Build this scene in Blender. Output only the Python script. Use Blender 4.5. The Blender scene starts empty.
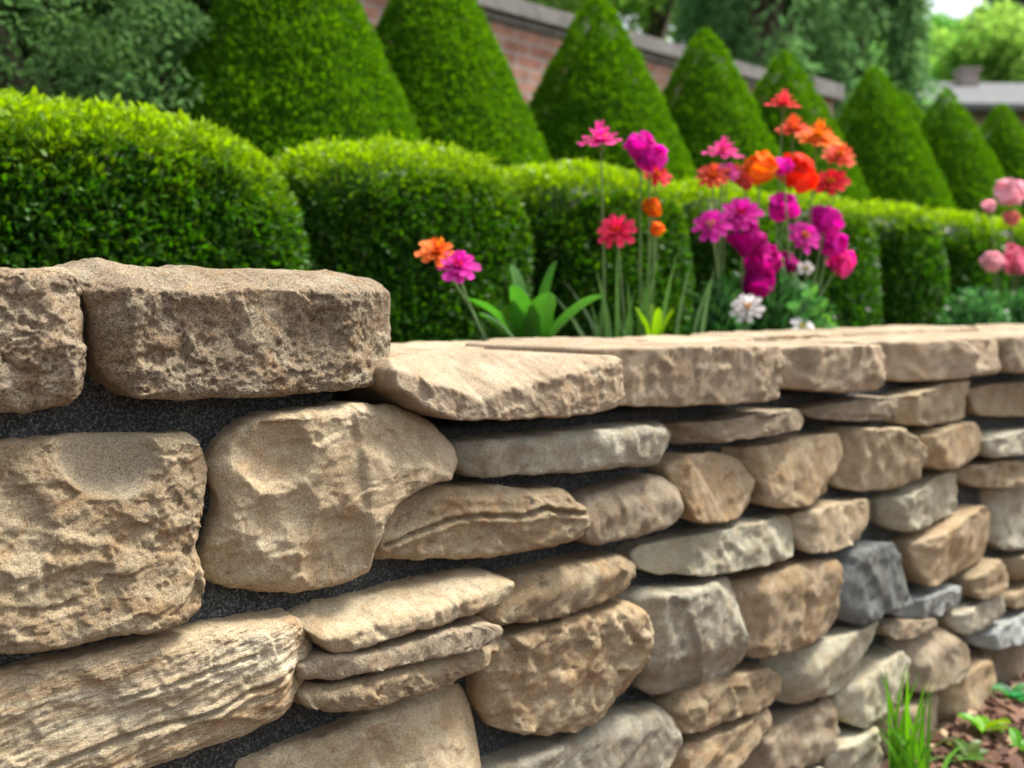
import bpy, math, random
import numpy as np
from mathutils import Vector

SC = bpy.context.scene
COL = SC.collection
F = 1024.0; H = 0.973; HY = 305.0            # focal length in px, eye height, horizon row
# ------------------------------------------------------------------ camera
cam_d = bpy.data.cameras.new('camera'); cam = bpy.data.objects.new('camera', cam_d); COL.objects.link(cam)
cam.location = (0, 0, H); cam.rotation_euler = (math.radians(90), 0, 0)
cam_d.sensor_width = 36; cam_d.lens = 36; cam_d.shift_y = -(384 - HY) / 1024.0
cam_d.clip_start = 0.05; cam_d.clip_end = 1000
cam_d.dof.use_dof = True; cam_d.dof.focus_distance = 1.10; cam_d.dof.aperture_fstop = 4.2
SC.camera = cam
# ------------------------------------------------------------------ world and sun
SUN_H = Vector((0.8, 0.33, 0)).normalized(); EL = math.radians(60)
w = bpy.data.worlds.new('World'); SC.world = w; w.use_nodes = True
nt = w.node_tree; sky = nt.nodes.new('ShaderNodeTexSky'); sky.sky_type = 'NISHITA'; sky.sun_disc = False
sky.sun_elevation = EL; sky.sun_rotation = math.atan2(SUN_H.x, SUN_H.y)
sky.air_density = 1.0; sky.dust_density = 4.0; sky.ozone_density = 0.6
bg = nt.nodes['Background']; bg.inputs['Strength'].default_value = 0.15
hsv = nt.nodes.new('ShaderNodeHueSaturation'); hsv.inputs['Saturation'].default_value = 0.4; hsv.inputs['Value'].default_value = 1.15
nt.links.new(sky.outputs[0], hsv.inputs['Color']); nt.links.new(hsv.outputs[0], bg.inputs[0])
sd = bpy.data.lights.new('sun', 'SUN'); sun = bpy.data.objects.new('sun', sd); COL.objects.link(sun)
sd.energy = 4.3; sd.angle = math.radians(15); sd.color = (1, 0.95, 0.86)
sdir = Vector((SUN_H.x * math.cos(EL), SUN_H.y * math.cos(EL), math.sin(EL)))
sun.rotation_euler = sdir.to_track_quat('Z', 'Y').to_euler(); sun.location = (4, 2, 8)
vs = SC.view_settings; vs.view_transform = 'Standard'; vs.look = 'None'; vs.exposure = 0.7; vs.gamma = 1
vs.use_curve_mapping = False
SC.cycles.max_bounces = 8

# ------------------------------------------------------------------ noise
def _h(ix, iy, iz, seed):
    n = (ix.astype(np.int64) * 374761393 + iy.astype(np.int64) * 668265263 + iz.astype(np.int64) * 2147483647 + seed * 1274126177) & 0xffffffff
    n = ((n ^ (n >> 13)) * 1274126177) & 0xffffffff
    n = ((n ^ (n >> 15)) * 2246822519) & 0xffffffff
    n = n ^ (n >> 16)
    return (n & 0xffffff) / float(0xffffff) * 2 - 1
def vn(p, seed=0):
    f = np.floor(p); u = p - f; u = u * u * u * (u * (u * 6 - 15) + 10)
    i = f.astype(np.int64); r = 0
    for dx in (0, 1):
        for dy in (0, 1):
            for dz in (0, 1):
                wgt = (u[:, 0] if dx else 1 - u[:, 0]) * (u[:, 1] if dy else 1 - u[:, 1]) * (u[:, 2] if dz else 1 - u[:, 2])
                r = r + wgt * _h(i[:, 0] + dx, i[:, 1] + dy, i[:, 2] + dz, seed)
    return r
def fbm(p, seed=0, oct=5, gain=0.5, ridged=False):
    a = 1.0; s = 0.0; q = p.copy(); tot = 0
    for o in range(oct):
        v = vn(q + 17.3 * o, seed + o)
        s = s + a * ((1 - 2 * np.abs(v)) if ridged else v); tot += a
        q = q * 2.03; a *= gain
    return s / tot
def sstep(a, b, x):
    t = np.clip((x - a) / (b - a), 0, 1); return t * t * (3 - 2 * t)

# ------------------------------------------------------------------ object helpers
def tag(o, label=None, cat=None, group=None, kind=None):
    if label: o['label'] = label
    if cat: o['category'] = cat
    if group: o['group'] = group
    if kind: o['kind'] = kind
    return o
def mesh_np(name, V, faces, mat, parent=None, smooth=True, col=None, loc=None):
    V = np.asarray(V, dtype=np.float64)
    me = bpy.data.meshes.new(name)
    if isinstance(faces, np.ndarray):
        k = faces.shape[1]; nf = len(faces)
        me.vertices.add(len(V)); me.vertices.foreach_set('co', V.astype(np.float32).ravel())
        me.loops.add(nf * k); me.loops.foreach_set('vertex_index', faces.astype(np.int32).ravel())
        me.polygons.add(nf); me.polygons.foreach_set('loop_start', np.arange(0, nf * k, k, dtype=np.int32))
        me.polygons.foreach_set('loop_total', np.full(nf, k, dtype=np.int32))
        me.update(calc_edges=True)
    else:
        me.from_pydata([tuple(v) for v in V], [], faces); me.update()
    me.polygons.foreach_set('use_smooth', np.full(len(me.polygons), smooth, dtype=bool))
    if col is not None:
        a = me.color_attributes.new('tint', 'FLOAT_COLOR', 'POINT')
        c = np.ones((len(V), 4), dtype=np.float32); c[:, :3] = col
        a.data.foreach_set('color', c.ravel())
    me.materials.append(mat)
    o = bpy.data.objects.new(name, me); COL.objects.link(o)
    if parent: o.parent = parent
    if loc is not None: o.location = loc
    return o
def empty(name, loc, rz=0):
    o = bpy.data.objects.new(name, None); COL.objects.link(o); o.location = loc; o.rotation_euler = (0, 0, rz)
    o.empty_display_size = 0.1
    return o
class MB:
    def __init__(s): s.v = []; s.f = []; s.c = []
    def add(s, V, Fc, c=None):
        n = len(s.v); s.v += [tuple(map(float, x)) for x in V]; s.f += [tuple(i + n for i in f) for f in Fc]
        s.c += list(c) if isinstance(c, list) else [c or (1, 1, 1)] * len(V)
    def box(s, a, b, c=None):
        x0, y0, z0 = a; x1, y1, z1 = b
        s.add([(x0, y0, z0), (x1, y0, z0), (x1, y1, z0), (x0, y1, z0), (x0, y0, z1), (x1, y0, z1), (x1, y1, z1), (x0, y1, z1)],
              [(0, 3, 2, 1), (4, 5, 6, 7), (0, 1, 5, 4), (1, 2, 6, 5), (2, 3, 7, 6), (3, 0, 4, 7)], c)
    def tube(s, pts, rad, n=8, c=None):
        pts = [Vector(p) for p in pts]; V = []; Fc = []
        for i, p in enumerate(pts):
            t = (pts[min(i + 1, len(pts) - 1)] - pts[max(i - 1, 0)]).normalized()
            up = Vector((0, 0, 1)) if abs(t.z) < 0.9 else Vector((1, 0, 0))
            a = t.cross(up).normalized(); b = t.cross(a)
            r = rad[i] if hasattr(rad, '__len__') else rad
            for k in range(n):
                th = 2 * math.pi * k / n; V.append(p + (a * math.cos(th) + b * math.sin(th)) * r)
        for i in range(len(pts) - 1):
            for k in range(n):
                k2 = (k + 1) % n; Fc.append((i * n + k, i * n + k2, (i + 1) * n + k2, (i + 1) * n + k))
        Fc.append(tuple(range(n))); Fc.append(tuple(range((len(pts) - 1) * n, len(pts) * n))[::-1])
        s.add(V, Fc, c)
    def build(s, name, mat, parent=None, smooth=True, loc=None):
        return mesh_np(name, s.v, s.f, mat, parent, smooth, np.array(s.c), loc)

# ------------------------------------------------------------------ materials
def newmat(name):
    m = bpy.data.materials.new(name); m.use_nodes = True; t = m.node_tree
    return m, t, t.nodes, t.links, t.nodes['Principled BSDF']
def node(t, ty, **kw):
    n = t.nodes.new(ty)
    for k, v in kw.items():
        if k in n.inputs.keys(): n.inputs[k].default_value = v
        else: setattr(n, k, v)
    return n
def ramp(t, pts):
    r = t.nodes.new('ShaderNodeValToRGB'); e = r.color_ramp.elements
    while len(e) < len(pts): e.new(0.5)
    for i, (p, c) in enumerate(pts):
        e[i].position = p; e[i].color = (c[0], c[1], c[2], 1) if hasattr(c, '__len__') else (c, c, c, 1)
    return r
def mixc(t, fac, a, b, mode='MIX'):
    n = t.nodes.new('ShaderNodeMix'); n.data_type = 'RGBA'; n.blend_type = mode
    for s, v in ((0, fac), (6, a), (7, b)):
        if isinstance(v, bpy.types.NodeSocket): t.links.new(v, n.inputs[s])
        else: n.inputs[s].default_value = v if s == 0 else (v[0], v[1], v[2], 1)
    return n.outputs[2]
def stone_mat(name, base, light, stain, grain=1.0, pit=0.5, strata=0.0, dark=(0.100, 0.094, 0.080), lich=0.25):
    m, t, N, L, B = newmat(name)
    tc = N.new('ShaderNodeTexCoord'); oi = N.new('ShaderNodeObjectInfo')
    sc = node(t, 'ShaderNodeVectorMath', operation='SCALE'); sc.inputs[0].default_value = (13, 7, 9); L.new(oi.outputs['Random'], sc.inputs['Scale'])
    ad = node(t, 'ShaderNodeVectorMath', operation='ADD'); L.new(tc.outputs['Object'], ad.inputs[0]); L.new(sc.outputs[0], ad.inputs[1])
    mp = N.new('ShaderNodeMapping'); L.new(ad.outputs[0], mp.inputs[0])
    if strata: mp.inputs['Rotation'].default_value = (0, math.radians(-9), 0); mp.inputs['Scale'].default_value = (0.22, 0.6, 1.7)
    v = mp.outputs[0]
    def nz(scale, det=6, rough=0.6, dist=0.0, vec=v):
        n = node(t, 'ShaderNodeTexNoise'); n.inputs['Scale'].default_value = scale; n.inputs['Detail'].default_value = det
        n.inputs['Roughness'].default_value = rough; n.inputs['Distortion'].default_value = dist; L.new(vec, n.inputs['Vector']); return n.outputs['Fac']
    a = ramp(t, [(0.40, 0), (0.60, 1)]); L.new(nz(13, 7, 0.65, 0.6), a.inputs[0])
    b = ramp(t, [(0.47, 0), (0.63, 1)]); L.new(nz(19, 8, 0.7, 1.2), b.inputs[0])
    c = mixc(t, a.outputs[0], base, light)
    hf = node(t, 'ShaderNodeMath', operation='MULTIPLY'); L.new(b.outputs[0], hf.inputs[0]); hf.inputs[1].default_value = 0.75
    c = mixc(t, hf.outputs[0], c, stain)
    d = ramp(t, [(0.60, 0), (0.70, 1)]); L.new(nz(75, 5, 0.7, 0.4), d.inputs[0])
    dm = node(t, 'ShaderNodeMath', operation='MULTIPLY'); L.new(d.outputs[0], dm.inputs[0]); dm.inputs[1].default_value = 0.6
    c = mixc(t, dm.outputs[0], c, dark)
    li = ramp(t, [(0.64, 0), (0.70, 1)]); L.new(nz(26, 6, 0.75, 0.3, ad.outputs[0]), li.inputs[0])
    lm = node(t, 'ShaderNodeMath', operation='MULTIPLY'); L.new(li.outputs[0], lm.inputs[0]); lm.inputs[1].default_value = lich
    c = mixc(t, lm.outputs[0], c, (0.55, 0.53, 0.46))
    if name == 'tan_stone':
        vc = N.new('ShaderNodeVertexColor'); vc.layer_name = 'tint'; vm = node(t, 'ShaderNodeMath', operation='MULTIPLY'); L.new(vc.outputs[0], vm.inputs[0]); vm.inputs[1].default_value = 0.7
        c = mixc(t, vm.outputs[0], c, (0.40, 0.345, 0.245))
    g = ramp(t, [(0.34, 0.38), (0.66, 1.6)]); L.new(nz(560, 3, 0.8, 0, ad.outputs[0]), g.inputs[0])
    c = mixc(t, 0.8 * grain if grain < 1.2 else 1.0, c, g.outputs[0], 'MULTIPLY')
    hv = node(t, 'ShaderNodeHueSaturation'); L.new(c, hv.inputs['Color'])
    mr = N.new('ShaderNodeMapRange'); L.new(oi.outputs['Random'], mr.inputs[0]); mr.inputs[3].default_value = 0.80; mr.inputs[4].default_value = 1.12
    L.new(mr.outputs[0], hv.inputs['Value'])
    L.new(hv.outputs[0], B.inputs['Base Color']); B.inputs['Roughness'].default_value = 0.9
    B.inputs['Specular IOR Level'].default_value = 0.25
    # bump: sand grain over pits over chips
    b1 = node(t, 'ShaderNodeBump'); b1.inputs['Strength'].default_value = 0.75; b1.inputs['Distance'].default_value = 0.0035 * (0.5 + pit); L.new(nz(95, 8, 0.72, 0.5), b1.inputs['Height'])
    pr = ramp(t, [(0.30, 0), (0.44, 1)]); L.new(nz(230, 3, 0.6, 0.3), pr.inputs[0])
    b2 = node(t, 'ShaderNodeBump'); b2.inputs['Strength'].default_value = pit; b2.inputs['Distance'].default_value = 0.003; L.new(pr.outputs[0], b2.inputs['Height']); L.new(b1.outputs[0], b2.inputs['Normal'])
    b3 = node(t, 'ShaderNodeBump'); b3.inputs['Strength'].default_value = 0.5 * grain; b3.inputs['Distance'].default_value = 0.0018; L.new(nz(800, 3, 0.8, 0, ad.outputs[0]), b3.inputs['Height']); L.new(b2.outputs[0], b3.inputs['Normal'])
    L.new(b3.outputs[0], B.inputs['Normal'])
    return m
SM = {
 'tan':    stone_mat('tan_stone', (0.300, 0.225, 0.135), (0.430, 0.350, 0.225), (0.360, 0.230, 0.115), 1.0, 0.5),
 'pit':    stone_mat('pitted_stone', (0.270, 0.209, 0.140), (0.400, 0.334, 0.230), (0.330, 0.219, 0.120), 1.2, 1.0, lich=0.15),
 'orange': stone_mat('ochre_stone', (0.35, 0.255, 0.145), (0.44, 0.345, 0.225), (0.37, 0.24, 0.12), 1.0, 0.6),
 'sand':   stone_mat('sandy_stone', (0.360, 0.282, 0.175), (0.460, 0.387, 0.260), (0.330, 0.230, 0.130), 1.0, 0.25),
 'grey':   stone_mat('grey_stone', (0.290, 0.266, 0.200), (0.420, 0.402, 0.310), (0.310, 0.240, 0.150), 1.0, 0.45),
 'pale':   stone_mat('pale_stone', (0.420, 0.387, 0.275), (0.520, 0.502, 0.380), (0.420, 0.324, 0.190), 1.0, 0.35),
 'slate':  stone_mat('slate_stone', (0.085, 0.096, 0.092), (0.16, 0.175, 0.165), (0.13, 0.12, 0.10), 0.8, 0.3, lich=0.1, dark=(0.05, 0.055, 0.05)),
 'blue':   stone_mat('bluish_stone', (0.23, 0.25, 0.24), (0.36, 0.385, 0.36), (0.27, 0.25, 0.2), 0.8, 0.3),
 'brown':  stone_mat('brown_stone', (0.25, 0.20, 0.135), (0.35, 0.29, 0.205), (0.28, 0.20, 0.12), 1.0, 0.5),
 'strata': stone_mat('layered_stone', (0.340, 0.251, 0.145), (0.500, 0.439, 0.310), (0.330, 0.199, 0.095), 1.0, 0.6, strata=1, dark=(0.130, 0.131, 0.120), lich=0.4),
 'cap':    stone_mat('coping_stone', (0.34, 0.265, 0.175), (0.46, 0.375, 0.265), (0.36, 0.25, 0.145), 0.9, 0.35),
}
def mortar_mat():
    m, t, N, L, B = newmat('mortar')
    tc = N.new('ShaderNodeTexCoord')
    n1 = node(t, 'ShaderNodeTexNoise'); n1.inputs['Scale'].default_value = 300; n1.inputs['Detail'].default_value = 3; n1.inputs['Roughness'].default_value = 0.8; L.new(tc.outputs['Object'], n1.inputs['Vector'])
    n2 = node(t, 'ShaderNodeTexNoise'); n2.inputs['Scale'].default_value = 14; n2.inputs['Detail'].default_value = 6; L.new(tc.outputs['Object'], n2.inputs['Vector'])
    r = ramp(t, [(0.38, (0.010, 0.0125, 0.012)), (0.52, (0.040, 0.044, 0.042)), (0.68, (0.24, 0.25, 0.235))]); L.new(n1.outputs[0], r.inputs[0])
    r2 = ramp(t, [(0.3, 0.6), (0.7, 1.1)]); L.new(n2.outputs[0], r2.inputs[0])
    L.new(mixc(t, 1.0, r.outputs[0], r2.outputs[0], 'MULTIPLY'), B.inputs['Base Color'])
    bp = node(t, 'ShaderNodeBump'); bp.inputs['Strength'].default_value = 0.9; bp.inputs['Distance'].default_value = 0.003; L.new(n1.outputs[0], bp.inputs['Height']); L.new(bp.outputs[0], B.inputs['Normal'])
    B.inputs['Roughness'].default_value = 0.85
    return m
MORTAR = mortar_mat()
def leaf_mat(name, trans=0.35, rough=0.45, spec=0.4):
    m, t, N, L, B = newmat(name)
    a = N.new('ShaderNodeVertexColor'); a.layer_name = 'tint'
    L.new(a.outputs[0], B.inputs['Base Color']); B.inputs['Roughness'].default_value = rough
    B.inputs['Specular IOR Level'].default_value = spec
    tr = N.new('ShaderNodeBsdfTranslucent'); hs = node(t, 'ShaderNodeHueSaturation'); hs.inputs['Saturation'].default_value = 1.1; hs.inputs['Value'].default_value = 1.5
    L.new(a.outputs[0], hs.inputs['Color']); L.new(hs.outputs[0], tr.inputs[0])
    mx = N.new('ShaderNodeMixShader'); mx.inputs[0].default_value = trans
    L.new(B.outputs[0], mx.inputs[1]); L.new(tr.outputs[0], mx.inputs[2]); L.new(mx.outputs[0], N['Material Output'].inputs[0])
    return m
NEEDLE = leaf_mat('conifer_leaf', 0.42, 0.8, 0.03); LEAF = leaf_mat('leaf', 0.4, 0.42, 0.3); PETAL = leaf_mat('petal', 0.35, 0.7, 0.1); STEM = leaf_mat('stem', 0.1, 0.5, 0.3)
def noise_mat(name, c1, c2, scale, rough=0.9, bump=0.3, dist=0.01, detail=8):
    m, t, N, L, B = newmat(name); tc = N.new('ShaderNodeTexCoord')
    n1 = node(t, 'ShaderNodeTexNoise'); n1.inputs['Scale'].default_value = scale; n1.inputs['Detail'].default_value = detail; n1.inputs['Roughness'].default_value = 0.7; L.new(tc.outputs['Object'], n1.inputs['Vector'])
    r = ramp(t, [(0.35, c1), (0.65, c2)]); L.new(n1.outputs[0], r.inputs[0]); L.new(r.outputs[0], B.inputs['Base Color'])
    bp = node(t, 'ShaderNodeBump'); bp.inputs['Strength'].default_value = bump; bp.inputs['Distance'].default_value = dist; L.new(n1.outputs[0], bp.inputs['Height']); L.new(bp.outputs[0], B.inputs['Normal'])
    B.inputs['Roughness'].default_value = rough
    return m
BARK = noise_mat('bark', (0.05, 0.035, 0.025), (0.14, 0.10, 0.07), 18, bump=0.8)
SOIL = noise_mat('soil', (0.05, 0.028, 0.018), (0.13, 0.075, 0.05), 40, bump=0.9, dist=0.02)
GRASSM = noise_mat('lawn_grass', (0.035, 0.07, 0.012), (0.07, 0.13, 0.025), 30, bump=0.8, dist=0.03)

# ------------------------------------------------------------------ wall frame of reference
DV = np.array([1088 / 1024.0, 1.0]); DV /= np.linalg.norm(DV)      # along the wall
NV = np.array([DV[1], -DV[0]])                                    # toward the viewer
D0 = 1.025
def XY(px, D):
    v = np.array([(px - 512) / F, 1.0]); Y = -D / (NV @ v); return v[0] * Y, Y
def W(px, py, D):
    X, Y = XY(px, D); return np.array([X, Y, H - (py - HY) / F * Y])
P0 = np.array(XY(0, D0)); RZ = math.atan2(DV[1], DV[0])
def LOC(px, py, D=D0):       # wall-local along, height
    p = W(px, py, D); return np.array([(p[:2] - P0) @ DV, p[2]])
def frm(s, D):               # wall-local along s and distance D -> world xy
    return P0 + DV * s - NV * (D - D0)

# ------------------------------------------------------------------ ground
gx = np.linspace(-60, 60, 2)
mesh_np('ground', [(-80, -80, 0), (80, -80, 0), (80, 90, 0), (-80, 90, 0)], [(0, 1, 2, 3)], SOIL)['kind'] = 'structure'

# ------------------------------------------------------------------ stone wall
wall = empty('stone_wall', (P0[0], P0[1], 0), RZ)
tag(wall, 'rough sandstone garden wall of stacked irregular stones in dark mortar with flat coping', 'wall')

def stone(poly, kind='tan', seed=0, prot=0.0, depth=0.12, name='wall_stone', label=None, rough=0.0035, facets=5, famp=0.012,
          edge=0.010, cham=(), hollow=(), crack=(), strata=0.0, pits=0.0, ang=-9, step=None, top_rough=1.0, flare=0.03, jag=1.0, scoop=0.0, chip=1.0, rec=0.022):
    rs = np.random.RandomState(seed * 7 + 3)
    D = D0 - prot
    Pl = np.array([LOC(x, y, D + edge * 0.9) for x, y in poly])
    px = np.array(poly, float); pxs = np.ptp(px[:, 0]) + np.ptp(px[:, 1])
    mpp = abs(LOC(px[:, 0].mean() + 1, 0, D)[0] - LOC(px[:, 0].mean(), 0, D)[0])
    zpp = np.hypot(*(Pl[0] - Pl[1])) / np.hypot(*(px[0] - px[1]))
    if step is None: step = 1.9 if px[:, 0].mean() < 520 else 2.3
    st = step * mpp * 0.8
    # resample the outline by length, lightly rounded corners
    seg = np.roll(Pl, -1, 0) - Pl; ln = np.hypot(seg[:, 0], seg[:, 1]); per = ln.sum()
    n = int(max(60, min(560, per / st))); cum = np.concatenate([[0], np.cumsum(ln)])
    tt = np.linspace(0, per, n, endpoint=False); idx = np.clip(np.searchsorted(cum, tt, 'right') - 1, 0, len(Pl) - 1)
    Bd = Pl[idx] + seg[idx] * ((tt - cum[idx]) / ln[idx])[:, None]
    k = max(1, int(0.0020 / (per / n)))
    for _ in range(2):
        acc = Bd.copy()
        for j in range(1, k + 1): acc = acc + np.roll(Bd, j, 0) + np.roll(Bd, -j, 0)
        Bd = acc / (2 * k + 1)
    tg = np.roll(Bd, -1, 0) - np.roll(Bd, 1, 0); tg /= np.linalg.norm(tg, axis=1)[:, None]
    area = 0.5 * np.sum(Bd[:, 0] * np.roll(Bd[:, 1], -1) - np.roll(Bd[:, 0], -1) * Bd[:, 1])
    on = np.stack([tg[:, 1], -tg[:, 0]], 1) * (1 if area > 0 else -1)
    q = np.concatenate([Bd, np.zeros((n, 1))], 1)
    Bd = Bd + on * ((fbm(q * 28, seed + 5, 4) * 0.0035 + fbm(q * 130, seed + 6, 3) * 0.0012) * jag)[:, None]
    if area < 0: Bd = Bd[::-1]; on = on[::-1]
    c = Bd.mean(0); hs2 = np.ptp(Bd, 0) / 2; size = 2 * hs2.min()
    q2 = (Bd - (Bd.min(0) + hs2)) / hs2
    ci = [int(np.argmax(q2 @ np.array(v))) for v in ((-1, -1), (1, -1), (1, 1), (-1, 1))]
    Bd = np.roll(Bd, -ci[0], 0); on = np.roll(on, -ci[0], 0); ci = [(x - ci[0]) % n for x in ci] + [n]
    for i_ in range(1, 4): ci[i_] = min(max(ci[i_], ci[i_ - 1] + 3), n - 3 * (4 - i_))
    nu = int(np.clip(2 * hs2[0] / st, 24, 230)); nv = int(np.clip(2 * hs2[1] / st, 18, 190))
    def side(i0, i1, m):
        L_ = np.concatenate([Bd, Bd[:1]])[i0:i1 + 1]; dl = np.concatenate([[0], np.cumsum(np.hypot(*np.diff(L_, axis=0).T))])
        uu = np.linspace(0, 1, m + 1); uu = 0.65 * uu + 0.35 * (0.5 - 0.5 * np.cos(np.pi * uu)); u_ = uu * dl[-1]
        return np.stack([np.interp(u_, dl, L_[:, 0]), np.interp(u_, dl, L_[:, 1])], 1), uu
    Cb, U = side(ci[0], ci[1], nu); Cr, Vv = side(ci[1], ci[2], nv); Ct, _ = side(ci[2], ci[3], nu); Cl, _ = side(ci[3], ci[4], nv)
    Ct = Ct[::-1]; Cl = Cl[::-1]; u3 = U[None, :, None]; v3 = Vv[:, None, None]
    G = ((1 - v3) * Cb[None] + v3 * Ct[None] + (1 - u3) * Cl[:, None] + u3 * Cr[:, None]
         - ((1 - u3) * (1 - v3) * Cb[0] + u3 * (1 - v3) * Cb[-1] + (1 - u3) * v3 * Ct[0] + u3 * v3 * Ct[-1])).reshape(-1, 2)
    gi = np.arange((nu + 1) * (nv + 1)).reshape(nv + 1, nu + 1)
    loop = np.concatenate([gi[0, :-1], gi[:-1, -1], gi[-1, :0:-1], gi[:0:-1, 0]])
    # distance to the border
    stride = max(1, n // 140); a = Bd[::stride]; b = np.roll(a, -1, 0)
    dmin = np.full(len(G), 9.0)
    for i in range(len(a)):
        e = b[i] - a[i]; L2 = e @ e + 1e-12; u = np.clip(((G - a[i]) @ e) / L2, 0, 1)
        dmin = np.minimum(dmin, np.hypot(*(G - a[i] - u[:, None] * e).T))
    edge = min(edge, size * 0.16)
    p3 = np.concatenate([G, np.full((len(G), 1), seed * 3.17)], 1)
    warp = np.stack([fbm(p3 * 16, seed + 11, 4), fbm(p3 * 16, seed + 23, 4)], 1) * 0.016
    Gw = G + warp * min(1, size / 0.1) * 0.6; Gs = G + warp * min(1, size / 0.1) * 0.3
    h = np.zeros(len(G)); hmask = np.zeros(len(G))
    for (cx, cy, rx, ry, an, dp) in hollow[:1]:
        C = LOC(cx, cy, D); aa = math.radians(an); e1 = np.array([math.cos(aa), math.sin(aa)]); e2 = np.array([-e1[1], e1[0]]); qq = Gw - C
        hmask = scoop * (1 - sstep(0.85, 1.1, 0.25 * fbm(p3 * 40, seed + 91, 4) + np.sqrt(((qq @ e1) / (rx * zpp)) ** 2 + ((qq @ e2) / (ry * zpp)) ** 2)))
    kp = 1 - 0.85 * hmask
    # split faces
    if facets:
        sx, sz = hs2; g0 = rs.normal(0, 1, 2) * np.array([0.05, 0.08]); h += (Gw - c) @ g0
        th = rs.uniform(0, 2 * np.pi)
        for i in range(facets):
            th += 2 * np.pi / facets * rs.uniform(0.7, 1.3); dr = np.array([math.cos(th), math.sin(th)])
            o_ = rs.uniform(0.45, 1.0) * (abs(dr[0]) * sx + abs(dr[1]) * sz) * 0.9
            h -= rs.uniform(0.25, 0.95) * min(1.3, famp / 0.012) * np.maximum((Gs - c) @ dr - o_, 0)
        # one ridge step
        g = rs.normal(0, 1, 2); g /= np.linalg.norm(g); o = rs.uniform(-0.3, 0.3) * size
        h += -famp * 0.45 * sstep(-0.004, 0.004, (Gw - c) @ g - o)
    for ch_ in cham:
        lines, sl = ([ch_[:4]], ch_[4]) if not hasattr(ch_[0], '__len__') else (ch_[:-1], ch_[-1])
        dist = np.full(len(G), 9.0)
        for (x1, y1, x2, y2) in lines:
            A = LOC(x1, y1, D); Bq = LOC(x2, y2, D); e = (Bq - A) / np.linalg.norm(Bq - A)
            dist = np.minimum(dist, (Gw - A) @ np.array([-e[1], e[0]]))
        h -= sl * np.maximum(dist, 0)
    # chipped fracture cells at two sizes
    for (cs, tl) in ((0.030, 0.20), (0.012, 0.22)):
        if chip <= 0: break
        lo = Bd.min(0) - cs; hi = Bd.max(0) + cs; kk = int(np.clip(np.prod(hi - lo) / cs ** 2 * 0.9, 8, 420))
        cc = rs.uniform(lo, hi, (kk, 2)); gg = rs.normal(0, tl * chip, (kk, 2)); aa_ = rs.normal(0, cs * 0.05 * chip, kk)
        gp_ = G + warp * 0.55 * (cs / 0.03) ** 0.5 + np.stack([fbm(p3 * 60, seed + 61, 3), fbm(p3 * 60, seed + 62, 3)], 1) * cs * 0.2; b1 = np.full(len(G), 9.0); b2 = b1.copy(); h1 = np.zeros(len(G)); h2 = h1.copy()
        asp = np.array([0.7, 1.0])
        for i in range(kk):
            dv = gp_ - cc[i]; dd = np.hypot(dv[:, 0] * asp[0], dv[:, 1]); hv_ = aa_[i] + dv @ gg[i]
            m1 = dd < b1; m2 = (~m1) & (dd < b2)
            b2 = np.where(m1, b1, np.where(m2, dd, b2)); h2 = np.where(m1, h1, np.where(m2, hv_, h2)); b1 = np.where(m1, dd, b1); h1 = np.where(m1, hv_, h1)
        wq = 0.5 + 0.5 * sstep(0, cs * 0.09, b2 - b1); h += (h1 * wq + h2 * (1 - wq)) * kp
    for (cx, cy, rx, ry, an, dp) in hollow:
        C = LOC(cx, cy, D); aa = math.radians(an); e1 = np.array([math.cos(aa), math.sin(aa)]); e2 = np.array([-e1[1], e1[0]])
        qq = (Gw - C); rr = np.sqrt(((qq @ e1) / (rx * zpp)) ** 2 + ((qq @ e2) / (ry * zpp)) ** 2)
        dd = dp * np.maximum(1 - rr ** 2.6, 0); h -= dd * 1.0
    # roughness
    q = p3.copy()
    if strata:
        aa = math.radians(ang); ca, sa = math.cos(aa), math.sin(aa)
        q2 = np.stack([(q[:, 0] * ca + q[:, 1] * sa) * 0.18, -q[:, 0] * sa + q[:, 1] * ca, q[:, 2]], 1)
        h += strata * (fbm(q2 * 55, seed + 3, 5, 0.6) + 0.6 * fbm(q2 * 150, seed + 31, 3, 0.6, True))
    calm = sstep(-0.15, 0.25, fbm(p3 * 12, seed + 71, 3))
    h += kp * rough * (0.3 + 0.8 * calm) * (0.9 * fbm(q * 24, seed + 1, 6, 0.6) + 0.9 * fbm(q * 75, seed + 2, 5, 0.68))
    if pits:
        pn = fbm(p3 * 115, seed + 41, 3, 0.6); pn2 = fbm(p3 * 48, seed + 42, 4, 0.6)
        h -= kp * pits * sstep(0.1, 0.45, pn) * (0.5 + 0.7 * calm); h -= kp * pits * 1.2 * sstep(0.15, 0.4, pn2)
    for (pts, dp, wd) in crack:
        cp = np.array([LOC(x, y, D) for x, y in pts]); dm = np.full(len(G), 9.0)
        Gc = G + warp * 0.35
        for i in range(len(cp) - 1):
            e = cp[i + 1] - cp[i]; u = np.clip(((Gc - cp[i]) @ e) / (e @ e), 0, 1)
            dm = np.minimum(dm, np.hypot(*(Gc - cp[i] - u[:, None] * e).T))
        h -= dp * np.exp(-(dm / wd) ** 2)
        h += dp * 0.5 * np.exp(-((dm - wd * 2.4) / (wd * 2)) ** 2)
    er = 1 - np.clip(dmin / edge, 0, 1); ed = edge * (1 - np.sqrt(np.clip(1 - er ** 2, 0, 1)))
    ev = 1 + 0.45 * fbm(p3 * 30, seed + 51, 3)
    h -= np.percentile(h, 78) - 0.002
    if not cham: h = np.where(h < -0.006, -0.006 - rec * (1 - np.exp((h + 0.006) / rec)), h)
    h -= ed * ev
    hb = h[loop]; off = LOC(px[:, 0].mean(), px[:, 1].mean(), D - 0.55 * np.clip(hb, -.05, 0).mean() + edge * 0.2) - LOC(px[:, 0].mean(), px[:, 1].mean(), D + edge * 0.9)
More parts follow.
